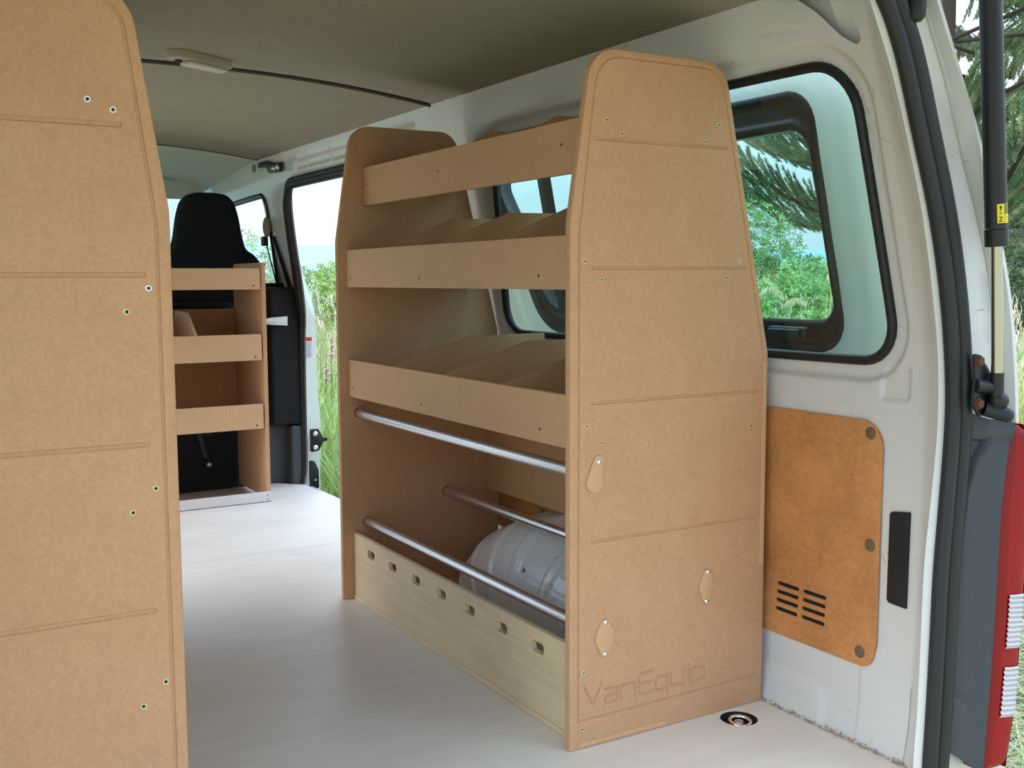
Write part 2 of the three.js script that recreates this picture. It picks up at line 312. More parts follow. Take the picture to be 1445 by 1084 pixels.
{
  const T = thing('tie_down_ring', 'chrome tie-down ring sunk in a round hole in the plywood floor', 'tie-down', [0.375, -0.0132, 0.045]);
  part('cup', lathe([[0.0365, 0.0125], [0.0355, 0.004], [0.03, 0.0015], [0.001, 0.001]], 32), M.blackMatt, T);
  const g = new THREE.TorusGeometry(0.0205, 0.0042, 10, 36); g.rotateX(-Math.PI / 2 + 0.1); g.translate(0.002, 0.0075, 0.002); part('ring', g, M.chrome, T);
  part('bolt', lathe([[0.0001, 0.009], [0.008, 0.0085], [0.0095, 0.006], [0.0095, 0.001]], 20), M.steel, T);
}

// --- openings in the side walls, as (z, y) outlines
const WIN = roundPoly([[-1.083, 0.722], [0.296, 0.72], [0.262, 1.247], [-0.985, 1.247]], [0.065, 0.075, 0.1, 0.07], 10);
const DOOR = roundPoly([[-2.752, -0.2], [-1.33, -0.2], [-1.30, 1.246], [-2.675, 1.246]], [0, 0, 0.08, 0.085], 10);
const DOORB = [[-2.782, -0.2], [-1.33, -0.2], [-1.33, 0.7], [-1.30, 1.246]];
const DOOR2 = (() => { const edge = [[-0.2, -2.79], [0.02, -2.783], [0.333, -2.78], [0.55, -2.776], [0.697, -2.762], [0.847, -2.716], [1.015, -2.684], [1.13, -2.655]].map((p) => [p[1], p[0]]); const top = roundPoly([[-2.655, 1.10], [-2.628, 1.236], [-2.2, 1.236]], [0, 0.055, 0], 8).slice(1); return [...edge, ...top.slice(0, -1), [-1.36, 1.236], [-1.30, 1.17], [-1.30, -0.2]]; })();
const CABWIN = roundPoly([[-3.90, 0.80], [-3.035, 0.80], [-2.935, 1.238], [-3.82, 1.215]], [0.05, 0.05, 0.05, 0.06], 8);
const sdW = sdPoly(WIN), sdD = sdPoly(DOOR2), sdC = sdPoly(CABWIN);
const swageBox = sdPoly(roundPoly([[-1.3, -0.3], [0.153, -0.3], [0.153, 0.074], [-1.3, 0.074]], [0, 0, 0.03, 0]));
const emboss = sdPoly(roundPoly([[0.266, 0.652], [0.327, 0.655], [0.327, 0.714], [0.266, 0.712]], 0.008));
const tear = sdPoly(roundPoly([[0.12, 1.385], [0.165, 1.362], [0.205, 1.333], [0.254, 1.284], [0.285, 1.264], [0.297, 1.27], [0.282, 1.31], [0.262, 1.345], [0.24, 1.385]], [0, 0.02, 0.02, 0.01, 0.008, 0.008, 0.02, 0.02, 0]));
const pads = [[-2.47, -2.365], [-2.352, -2.125], [-2.105, -1.87]].map(([a, b]) => sdPoly(roundPoly([[a, 1.303], [b, 1.303], [b, 1.347], [a, 1.347]], 0.008)));
const rimLine = [[0.05, 1.365], [0.062, 1.325], [0.165, 1.313], [0.225, 1.275], [0.258, 1.225], [0.278, 1.16], [0.292, 1.06], [0.305, 0.99], [0.32, 0.985]];
const lineSeam = [[-1.41, 1.30], [-1.41, 1.38]];
function relief(z, y) {                                // pressed shapes of the inner panel, metres into the van
  let d = 0;
  const s = sdW(z, y);
  d -= 0.011 * (1 - sstep(s, 0.030, 0.043));           // stepped border round the window
  d -= 0.005 * (1 - sstep(emboss(z, y), -0.003, 0.003));
  d += 0.0045 * (1 - sstep(swageBox(z, y), -0.010, 0.010)) * (1 - sstep(y, 0.3, 0.4));
  for (const p of pads) d -= 0.006 * (1 - sstep(p(z, y), -0.004, 0.004));
  d -= 0.0022 * (1 - sstep(pathDist(z, y, rimLine), 0.0008, 0.0035));
  d -= 0.003 * (1 - sstep(pathDist(z, y, lineSeam), 0.0008, 0.003));
  d += 0.0022 * sstep(z, 0.236, 0.2385) * (y < 0.16 ? 1 : 0) * (1 - sstep(y, 0.135, 0.15));
  d += 0.012 * (1 - sstep(Math.abs(y - 1.312), 0.018, 0.04)) * (1 - sstep(z, -1.42, -1.40)) * sstep(z, -2.6, -2.5) * 0.5;
  return d;
}
const zRear = table([[-0.3, 0.346], [0.024, 0.349], [0.237, 0.357], [0.45, 0.362], [0.614, 0.362], [0.8, 0.358], [0.98, 0.350], [1.1, 0.338], [1.213, 0.322], [1.327, 0.306], [1.42, 0.28]]);
function sideWall(side) {
  const keep = (z, y) => Math.min(sdW(z, y), sdD(z, y), sdC(z, y), tear(z, y), zRear(y) - z);
  const pos = (z, y) => { const x = wallX(y) - relief(z, y); return [side > 0 ? x : mirrorX(x), y, z]; };
  const gs = [side > 0 ? sheet(-1.40, 0.40, 380, -0.05, 1.40, 300, keep, pos) : sheet(-1.40, 0.40, 200, -0.05, 1.40, 150, keep, pos), side > 0 ? sheet(-4.0, -1.40, 420, -0.05, 1.40, 220, keep, pos) : sheet(-4.0, -1.40, 200, -0.05, 1.40, 112, keep, pos), sheet(0.10, 0.31, 20, 1.25, 1.40, 14, () => 1, (z, y) => { const x = wallX(y) + 0.020; return [side > 0 ? x : mirrorX(x), y, z]; })];
  const m = mergeGeometries(gs);
  return m;
}
const rightWall = struct('wall_right', sideWall(1), M.paint, 'white painted steel right inner wall of the van with pressed shapes', 'wall');
const leftWall = struct('wall_left', sideWall(-1), M.paint, 'white painted steel left inner wall of the van', 'wall');
const jambZ = [[1.285, -3.16], [1.098, -3.07], [0.93, -2.985], [0.787, -2.93], [0.59, -2.915], [0.353, -2.905], [0.222, -2.88], [0.0, -2.90], [-0.3, -2.90]];
const sdOuterDoor = sdPoly([...jambZ.slice().reverse().map(([y, z]) => [z - 0.04, y]), [-3.16, 1.34], [-1.25, 1.34], [-1.25, -0.5], [-2.9, -0.5]]);
const sdWide = sdPoly(roundPoly([[-1.3, 0.64], [0.26, 0.64], [0.26, 1.50], [-1.3, 1.50]], 0.05));
// outer skins, so that light enters only through the openings
for (const side of [1, -1]) {
  const keep = (z, y) => Math.min(sdWide(z, y), sdOuterDoor(z, y), sdC(z, y) - 0.17, 0.30 - z);
  const pos = (z, y) => { const x = (y > 0.72 ? 0.615 - 0.2 * (y - 0.72) : 0.615) + 0.02 * (1 - sstep(y, -0.3, 0.3)) * 0; return [side > 0 ? x : mirrorX(x), y, z]; };
  part('outer_skin', sheet(-4.0, 0.30, 172, -0.45, 1.42, 75, keep, pos), M.paint, side > 0 ? rightWall : leftWall, 'white outer body skin');
  const flange = [];                                   // the gap between the two skins is closed round the window
  const n = WIN.length, row0 = [], row1 = []; for (let i = 0; i <= n; i++) { const p = WIN[i % n], q = inset(ccw(WIN), -0.012)[i % n],  X = (x) => (side > 0 ? x : mirrorX(x)); row0.push(V3(X(wallX(p[1]) + 0.012), p[1], p[0])); row1.push(V3(X(0.53 - 0.2 * (q[1] - 0.72)), q[1], q[0])); }
  flange.push(loft([row0, row1]));
  part('window_flange', mergeGeometries(flange), M.blackMatt, side > 0 ? rightWall : leftWall, 'black gap filler round the window');
}

// --- ceiling
const ceilY = (x) => 1.43 - 0.054 * Math.pow(Math.abs((x - CX) / 0.745), 2.2);
{
  const C = struct('ceiling', null, null, 'grey brown fabric headliner in two sections with a seam across the van', 'ceiling');
  const strip = (z0, z1, nz, drop = 0) => sheet(mirrorX(0.40), 0.40, 60, z0, z1, nz, () => 1, (x, z) => {
    let y = ceilY(x) - drop;
    const e = z1 > -1 ? z - z0 : z1 - z; y += 0.005 * (1 - sstep(e, 0.0, 0.02));       // edges roll up into the seam
    return [x, y, z];
  }, 1);
  part('rear_headliner', strip(-1.287, 0.10, 140), M.headliner, C, 'rear headliner section');
  part('front_headliner', strip(-2.945, -1.293, 160), M.headliner, C, 'front headliner section');
  part('cab_headliner', sheet(mirrorX(0.45), 0.45, 40, -3.98, -2.93, 40, () => 1, (x, z) => { const f = Math.max(0, (-2.94 - z) / 1.04); return [x, ceilY(x) - 0.004 - 0.055 * f * f - 0.03 * sstep(Math.abs(x - CX), 0.62, 0.8) * sstep(f, 0.05, 0.5), z]; }), M.cabLiner, C, 'pale grey liner over the cab');
  part('seam_shade', tube(Array.from({ length: 25 }, (_, i) => { const x = lerp(mirrorX(0.385), 0.385, i / 24); return V3(x, ceilY(x) - 0.001, -1.290); }), 0.0052, 80, 8), std({ color: 0x544d44, roughness: 0.9 }), C, 'dark bead standing in for the shaded gap between the two sections');  // a bead in a dark colour stands in for the shade of the gap
  part('added_leak_strip', sheet(mirrorX(0.44), 0.44, 40, -0.004, 0.06, 2, () => 1, (x, v) => [x, ceilY(x) + v, -2.9465]), M.cabLiner, C);  // upright strip added to stop light leaking in above the cab liner
  part('added_leak_sheet', sheet(mirrorX(0.44), 0.44, 40, -2.96, 0.12, 30, () => 1, (x, z) => [x, ceilY(x) + 0.028, z]), M.blackMatt, C, 'dark sheet added above the headliner to block light leaks');  // unseen dark sheet, added to keep sky light out of the headliner joints
  part('roof_skin', sheet(mirrorX(0.45), 0.45, 40, -4.1, 0.42, 40, () => 1, (x, z) => [x, 1.52 - 0.16 * Math.pow(Math.abs((x - CX) / 0.965), 4), z]), M.paint, C, 'white outer roof skin');
}
// rear roof rail over the tailgate opening
{
  const rows = [];
  for (let i = 0; i <= 40; i++) {
    const x = lerp(mirrorX(0.34), 0.34, i / 40), k = Math.pow(Math.abs((x - CX) / 0.70), 4);
    rows.push([V3(x, ceilY(x) + 0.012, 0.08), V3(x, 1.415 - 0.06 * k, 0.16), V3(x, 1.402 - 0.07 * k, 0.30), V3(x, 1.40 - 0.08 * k, 0.40), V3(x, 1.44 - 0.05 * k, 0.43), V3(x, 1.51 - 0.07 * k, 0.43)]);
  }
  struct('trim_1', loft(rows), M.paint, 'white steel rail above the tailgate opening', 'trim');
}
// front end: below and round the windscreen
{
  const g = merge(box(-1.25, 0.56, -0.5, 0.70, -4.25, -4.0, 0.02), box(-1.20, 0.50, 1.335, 1.5, -4.06, -3.95, 0.02));
  struct('wall_front', g, M.blackMatt, 'dark bulkhead under the windscreen and the header above it', 'wall');
  const W = struct('window_3', null, null, 'clear windscreen ahead of the driver seat', 'window');
  part('glass', loft([[V3(mirrorX(0.46), 1.345, -3.98), V3(CX, 1.35, -4.0), V3(0.46, 1.345, -3.98)], [V3(mirrorX(0.52), 0.70, -4.2), V3(CX, 0.70, -4.28), V3(0.52, 0.70, -4.2)]]), phy({ color: new THREE.Color(0.6, 0.82, 0.9), transmission: 1, thickness: 0, roughness: 0, ior: 1.45, side: THREE.DoubleSide }), W);
  part('pillar', merge(rod(V3(0.45, 1.36, -3.97), V3(0.53, 0.68, -4.2), 0.045), rod(V3(mirrorX(0.45), 1.36, -3.97), V3(mirrorX(0.53), 0.68, -4.2), 0.045)), M.cabLiner, W);
}

// --- quarter windows: tinted glass in a black rubber ring
function ringAt(outline, off, r, side, n = 200) {
  const pts = outline.map(([z, y]) => { const x = wallX(y) + off; return V3(side > 0 ? x : mirrorX(x), y, z); });
  return tube(pts, r, n, 10, true);
}
function paneAt(outline, off, side) {
  const s = new THREE.ShapeGeometry(new THREE.Shape(outline.map((p) => V2(...p)))), p = s.attributes.position;
  for (let i = 0; i < p.count; i++) { const z = p.getX(i), y = p.getY(i), x = 0.5 - 0.2 * (y - 0.72) + off; p.setXYZ(i, side > 0 ? x : mirrorX(x), y, z); }
  s.computeVertexNormals(); return s;
}
for (const side of [1, -1]) {
  const W = struct(side > 0 ? 'window_1' : 'window_4', null, null, side > 0 ? 'green tinted quarter window behind the right shelving unit, in a black rubber ring' : 'green tinted quarter window behind the left shelving unit', 'window');
  part('glass', paneAt(WIN, 0.014, side), M.glass, W);
  part('rubber_ring', ringAt(WIN, 0.009, 0.0095, side), M.black, W, 'black rubber ring');
}
// cab side windows
for (const side of [1, -1]) {
  const W = struct(side > 0 ? 'window_2' : 'window_5', null, null, side > 0 ? 'cab door window to the right of the driver seat' : 'cab door window on the left side', 'window');
  part('glass', paneAt(CABWIN, 0.03, side), M.clearGlass, W);
  part('window_frame', ringAt(CABWIN, 0.004, 0.013, side, 120), M.black, W, 'black window frame');
}

// --- right rear corner: pillar, gutter and outer body edge (also mirrored on the left)
const sealIn = table([[1.293, 0.273], [1.192, 0.326], [1.087, 0.369], [0.976, 0.408], [0.862, 0.437], [0.745, 0.459], [0.626, 0.465], [0.506, 0.455], [0.386, 0.443], [0.264, 0.441], [0.14, 0.438], [0.035, 0.432], [-0.3, 0.425]]);
const sealOut = table([[1.299, 0.321], [1.239, 0.360], [1.111, 0.406], [0.978, 0.457], [0.862, 0.490], [0.743, 0.510], [0.658, 0.518], [0.5, 0.514], [0.315, 0.506], [0.019, 0.497], [-0.3, 0.487]]);
const gutter = table([[1.267, 0.386], [1.189, 0.427], [1.069, 0.478], [0.979, 0.519], [0.873, 0.559], [0.777, 0.579], [0.66, 0.594], [0.5, 0.60], [0.0, 0.59], [-0.3, 0.58]]);
const outerX = table([[1.36, 0.35], [1.299, 0.384], [1.197, 0.440], [1.09, 0.497], [0.978, 0.539], [0.897, 0.573], [0.802, 0.600], [0.667, 0.622], [0.5, 0.632], [0.0, 0.63], [-0.3, 0.62]]);
for (const side of [1, -1]) {
  const rows = [], X = (x) => (side > 0 ? x : mirrorX(x));
  for (let j = 0; j <= 90; j++) {
    const y = lerp(-0.32, 1.36, j / 90), a = sealIn(y), b = sealOut(y), g = Math.max(gutter(y), b + 0.02), o = Math.max(outerX(y), g + 0.012), w = wallX(y) - 0.0, zr = zRear(y);
    const pts = [[w, zr - 0.004], [w - 0.001, zr + 0.004], [lerp(w, a, 0.5) + 0.002, lerp(zr, 0.417, 0.5) + 0.006], [a - 0.003, 0.417], [a + 0.004, 0.424], [b, 0.427], [lerp(b, g, 0.5), 0.430], [g - 0.003, 0.433], [g - 0.002, 0.432], [g - 0.001, 0.418], [g + 0.002, 0.418], [g + 0.003, 0.434], [g + 0.005, 0.437], [o - 0.012, 0.457], [o - 0.004, 0.4575], [o, 0.452], [o + 0.008, 0.40], [o + 0.022, 0.24], [o + 0.02, 0.235], [0.60, 0.24]];
    rows.push(pts.map(([x, z]) => V3(X(x), y, z)));
  }
  const g = loft(rows);
  struct(side > 0 ? 'trim_2' : 'trim_3', toCreasedNormals(g, 0.9), M.paint, side > 0 ? 'white right rear pillar with gutter and handling scratches beside the tail light' : 'white left rear pillar with gutter', 'pillar');
}
// rubber seal round the tailgate opening
{
  const path = (dx, dz) => {
    const r = []; for (let j = 0; j <= 34; j++) { const y = lerp(-0.10, 1.285, j / 34); r.push(V3((sealIn(y) + sealOut(y)) / 2 + dx, y, 0.432 + dz)); }
    const top = [[0.27, 1.335], [0.22, 1.368], [0.14, 1.388], [0.0, 1.398], [CX, 1.402]].map(([x, y]) => V3(x + dx, y + dx, 0.432 + dz));
    const half = [...r, ...top], l = half.slice(0, -1).reverse().map((p) => V3(mirrorX(p.x), p.y, p.z)); return [...half, ...l];
  };
  const S = thing('tailgate_seal', 'black double rubber seal running round the tailgate opening', 'seal');
  part('seal_lip', tube(path(-0.0115, 0.0), 0.0135, 220, 12), M.rubber, S);
  part('seal_bulb', tube(path(0.012, 0.003), 0.0145, 220, 12), M.rubber, S);
}
{
  const K = thing('rubber_stop', 'black rubber stop beside the top of the tailgate seal', 'stop', [0.338, 1.262, 0.448]);
  part('buffer', faceUV(lathe([[0.0001, 0], [0.008, 0.001], [0.0135, 0.008], [0.0145, 0.02], [0.0145, 0.05], [0.010, 0.056], [0.0001, 0.058]], 20)), M.rubber, K);
  part('bracket', box(-0.012, 0.02, 0.05, 0.066, -0.03, 0.008, 0.003), M.black, K);
}
// --- tailgate, raised over the opening
{
  const T = thing('tailgate', 'white tailgate raised flat above the rear opening', 'tailgate', [CX, 1.53, 0.40]);
  const g = new RoundedBoxGeometry(1.80, 0.07, 1.46, 3, 0.03); g.translate(0, 0.035, 0.74); g.rotateX(-0.05); part('panel', faceUV(g), M.paint, T);
  const tr = new RoundedBoxGeometry(1.62, 0.03, 1.34, 2, 0.012); tr.translate(0, -0.004, 0.74); tr.rotateX(-0.05); part('inner_trim', faceUV(tr), M.black, T, 'dark grey inner trim');
  const w = new RoundedBoxGeometry(1.36, 0.012, 0.46, 2, 0.005); w.translate(0, -0.018, 0.50); w.rotateX(-0.05); part('window', faceUV(w), M.black, T, 'dark tailgate glass');
}
// --- gas strut with bracket
{
  const G = thing('gas_strut', 'black gas strut with chrome rod and yellow warning sticker at the right rear pillar', 'gas strut');
  const lo = V3(0.5275, 0.711, 0.478), mid = V3(0.5005, 0.922, 0.487), up = V3(0.4327, 1.50, 0.4926), dir = up.clone().sub(mid).normalize();
  const at = (t) => mid.clone().addScaledVector(dir, t);
  part('cylinder', merge(rod(at(0.0285), up, 0.0172, 32)), M.black, G);
  part('end_collar', merge(rod(at(0), at(0.0268), 0.0183, 32)), M.black, G);
  part('piston_rod', rod(lo, at(0.001), 0.0092, 28), M.rodSteel, G, 'chrome rod');
  const e = merge(rod(V3(0.530, 0.655, 0.478), V3(0.5275, 0.715, 0.478), 0.0112), new THREE.SphereGeometry(0.0165, 20, 14).translate(0.533, 0.668, 0.479));
  part('ball_joint', e, M.black, G);
  // sticker: curved on the cylinder, facing the camera side
  const c = document.createElement('canvas'); c.width = 256; c.height = 320; const x = c.getContext('2d');
  x.fillStyle = '#e8d400'; x.fillRect(0, 0, 256, 320); x.strokeStyle = '#2a2410'; x.lineWidth = 5; x.strokeRect(2, 2, 112, 316); x.fillStyle = '#8f8420'; x.fillRect(118, 0, 138, 178);
  x.fillStyle = '#14120a'; x.beginPath(); x.moveTo(58, 26); x.lineTo(86, 66); x.lineTo(68, 66); x.lineTo(68, 112); x.lineTo(48, 112); x.lineTo(48, 66); x.lineTo(30, 66); x.fill(); x.font = 'bold 120px sans-serif'; x.textAlign = 'center'; x.fillText('Z', 58, 296);
  x.strokeStyle = '#14120a'; x.lineWidth = 5; x.strokeRect(42, 136, 34, 34); x.beginPath(); x.moveTo(59, 136); x.lineTo(59, 170); x.moveTo(42, 153); x.lineTo(76, 153); x.stroke();
  x.fillStyle = '#3a3512'; for (let r = 0; r < 6; r++) x.fillRect(128, 14 + r * 27, 70 + (r * 37) % 50, 12); x.fillStyle = '#4a430e'; for (let r = 0; r < 5; r++) x.fillRect(124, 192 + r * 25, 60 + (r * 53) % 60, 7);
  const t = new THREE.CanvasTexture(c); t.colorSpace = THREE.SRGBColorSpace;
  const sg = new THREE.CylinderGeometry(0.0175, 0.0175, 0.031, 24, 1, true, -0.88, 1.55); sg.applyQuaternion(new THREE.Quaternion().setFromUnitVectors(V3(0, 1, 0), dir));
  const sp = at(0.052); sg.translate(sp.x, sp.y, sp.z);
  part('warning_sticker', sg, std({ map: t, roughness: 0.4 }), G, 'yellow sticker with an arrow and the letter Z');
  const B = thing('strut_bracket', 'black steel bracket bolted to the rear pillar under the gas strut', 'bracket');
  const bo = roundPoly([[0.485, 0.748], [0.500, 0.745], [0.524, 0.722], [0.542, 0.700], [0.542, 0.672], [0.532, 0.662], [0.524, 0.650], [0.506, 0.640], [0.486, 0.664], [0.491, 0.70]], [0.008, 0.008, 0.01, 0.01, 0.008, 0.01, 0.01, 0.008, 0.01, 0.01], 5);
  part('plate', prism(bo, 0.459, 0.465, 0.0015), M.black, B);
  part('barrel', merge(rod(V3(0.492, 0.694, 0.463), V3(0.531, 0.690, 0.473), 0.0115)), M.black, B);
  part('stop_buffer', merge(rod(V3(0.516, 0.654, 0.466), V3(0.540, 0.645, 0.490), 0.012, 20), new THREE.SphereGeometry(0.0122, 16, 10).translate(0.540, 0.645, 0.490)), M.rubber, B, 'black rubber stop');
  for (const [bx, by] of [[0.4965, 0.735], [0.500, 0.664]]) { const b = new THREE.CylinderGeometry(0.0078, 0.0078, 0.006, 6); b.rotateX(Math.PI / 2); b.translate(bx, by, 0.4685); part('bolt', merge(b, new THREE.CylinderGeometry(0.0098, 0.0098, 0.002, 20).rotateX(Math.PI / 2).translate(bx, by, 0.466)), M.rust, B, 'rusty bolt'); }
}
// --- grey garnish and tail light
{
  const L = table([[0.66, 0.508], [0.5, 0.505], [0.2, 0.494], [0.06, 0.484], [0.0, 0.480]]), R = table([[0.64, 0.583], [0.612, 0.584], [0.55, 0.574], [0.465, 0.565], [0.24, 0.558], [0.03, 0.545], [0.0, 0.541]]);
  const ridge = [[0.553, 0.60], [0.528, 0.565], [0.512, 0.51], [0.505, 0.44]];
  const nu = 40, nv = 140, g = sheet(0, 1, nu, 0.0, 0.652, nv, (u, y) => Math.min(0.640 + 0.006 * Math.cos(u * 6) - y - 0.02 * sstep(u, 0.8, 1), y - lerp(0.062, 0.018, u)) , (u, y) => {
    const x = lerp(L(y), R(y), u); let z = lerp(0.437, 0.470, Math.pow(u, 0.7)) - 0.004 * Math.sin(u * 3.14);
    let inside = 0; const dr = pathDist(x, y, ridge); const xr = table(ridge.map((p) => [p[1], p[0]]))(y); if (y > 0.44 && x < xr && y < 0.60) inside = sstep(dr, 0, 0.009); z -= 0.012 * inside;
    z += 0.004 * (1 - sstep(dr, 0.0, 0.006)); if (y > 0.596) z += 0.006 * sstep(y, 0.596, 0.606) * sstep(u, 0.2, 0.4);
    z -= 0.003 * (1 - sstep(Math.abs(y - (0.155 - 0.05 * (u - 0.15))), 0.0, 0.012)) * (1 - sstep(u, 0.5, 0.85));
    return [x, y, z];
  });
  single('corner_garnish', faceUV(toCreasedNormals(g, 0.8)), M.greyPlastic, 'dark grey moulded plastic garnish between the rubber seal and the tail light', 'trim');
  // tail light: a tall curved lens; rows by height
  const T = thing('tail_light', 'tall red tail light with two clear ribbed sections at the right rear corner', 'tail light');
  const xl = table([[0.622, 0.585], [0.55, 0.575], [0.478, 0.566], [0.38, 0.562], [0.256, 0.560], [0.131, 0.553], [0.042, 0.545], [0.0, 0.541]]), xr = table([[0.624, 0.604], [0.60, 0.616], [0.57, 0.624], [0.40, 0.630], [0.31, 0.626], [0.23, 0.620], [0.12, 0.612], [0.03, 0.596]]);
  const lens = (y0, y1, u0, u1, lift, ny = 60, ribs = 0) => {
    const rows = []; for (let j = 0; j <= ny; j++) { const y = lerp(y0, y1, j / ny), a = xl(y), b = xr(y), r = []; const end = Math.min(sstep(y, 0.018, 0.04), 1 - sstep(y, 0.606, 0.625)); for (let i = 0; i <= 14; i++) { const u = lerp(u0, u1, i / 14), x = lerp(a, b, u); const bul = u < 0.3 ? u / 0.3 * 0.012 : 0.012 + 0.010 * Math.sin((u - 0.3) / 0.7 * 1.9); r.push(V3(x, y, 0.462 + (bul + lift) * (0.35 + 0.65 * end) - (u > 0.8 ? (u - 0.8) * 0.05 : 0) + (ribs ? 0.0012 * Math.sin(j * Math.PI) * 0 + 0.0022 * ((j >> 1) % 2) : 0))); } rows.push(r); } return loft(rows);
  };
  part('lens', lens(0.022, 0.622, 0.3, 1, 0.0), M.redLens, T, 'bright red lens');
  part('lens_edge', lens(0.022, 0.622, 0, 0.302, 0.0), M.redDark, T, 'darker red edge of the lens');
  part('clear_lens', lens(0.236, 0.330, 0.36, 0.78, 0.0025, 44, 1), M.clearLens, T, 'clear ribbed lens');
  part('clear_lens', lens(0.115, 0.203, 0.36, 0.80, 0.0025, 40, 1), M.clearLens, T, 'clear ribbed lens');
  const rows = []; for (let j = 0; j <= 30; j++) { const y = lerp(0.02, 0.624, j / 30); rows.push([V3(xl(y), y, 0.464), V3(xl(y) + 0.004, y, 0.40), V3(xr(y) - 0.004, y, 0.40), V3(xr(y), y, 0.478)]); }
  part('housing', loft(rows), M.redDark, T, 'dark red housing');
}
// --- sliding door, pushed back outside the right quarter window
{
  const D = thing('sliding_door', 'white sliding door standing open outside the right quarter window, with a black framed window', 'car door');
  const X = (y, off = 0) => (y > 0.708 ? 0.776 - 0.2 * (y - 0.708) : 0.776) + off;
  const OUT = roundPoly([[-1.304, 0.702], [-0.049, 0.702], [-0.073, 1.276], [-1.514, 1.276]], [0.15, 0.085, 0.075, 0.06], 12), CLR = roundPoly([[-1.239, 0.778], [-0.077, 0.778], [-0.107, 1.192], [-1.45, 1.192]], [0.11, 0.05, 0.05, 0.03], 12);
  const so = sdPoly(OUT), si = sdPoly(CLR), edge = sdPoly(roundPoly([[-1.66, -0.35], [0.185, -0.35], [0.185, 0.7], [0.155, 1.37], [-1.62, 1.37]], [0.1, 0.1, 0, 0.1, 0.1]));
  const skin = (off, keep, rel = () => 0) => sheet(-1.70, 0.20, 126, -0.37, 1.38, 116, keep, (z, y) => [X(y, off) - rel(z, y), y, z]);
  const sheet2 = (off, keep, rel) => sheet(-1.54, -0.02, 250, 0.68, 1.30, 108, keep, (z, y) => [X(y, off) - rel(z, y), y, z]);
  part('inner_panel', skin(0, (z, y) => Math.min(so(z, y) + 0.006, -edge(z, y)), (z, y) => { const s = so(z, y); return 0.006 * (1 - sstep(s, 0.02, 0.04)) - 0.055 * sstep(s, 0.03, 0.17) ** 1.5 * (z > -0.3 || y > 1.2 ? 1 : 0.6); }), M.litPaint, D, 'white inner skin');
  part('window_frame', sheet2(-0.004, (z, y) => Math.min(-so(z, y), si(z, y)), (z, y) => 0.008 * (1 - sstep(Math.abs(si(z, y) - 0.012), 0.004, 0.012)) + 0.006 * (1 - sstep(Math.abs(so(z, y) + 0.012), 0.004, 0.012))), M.black, D, 'black window frame');
  part('window_glass', skin(0.02, (z, y) => 0.003 - si(z, y)), phy({ color: new THREE.Color(0.6, 0.78, 0.84), transmission: 1, thickness: 0, roughness: 0, ior: 1.45, side: THREE.DoubleSide }), D, 'blue tinted pane');
  const bar = sheet(-1.19, -1.115, 6, 0.767, 1.203, 30, () => 1, (z, y) => [X(y, -0.008 - 0.006 * Math.sin((z + 1.19) / 0.076 * 3.1416)), y, z]);
  part('divider_bar', bar, M.black, D, 'black upright between the two panes');
  part('window_latch', box(0.728, 0.756, 0.818, 0.844, -1.18, -1.126, 0.006), M.black, D);
  part('door_handle', merge(box(0.728, 0.768, 0.735, 0.762, -0.262, -0.148, 0.006), box(0.718, 0.732, 0.741, 0.757, -0.254, -0.158, 0.005)), M.black, D, 'black inside handle');
  part('outer_panel', skin(0.045, (z, y) => Math.min(si(z, y) - 0.004, -edge(z, y))), M.paint, D, 'white outer skin');
}
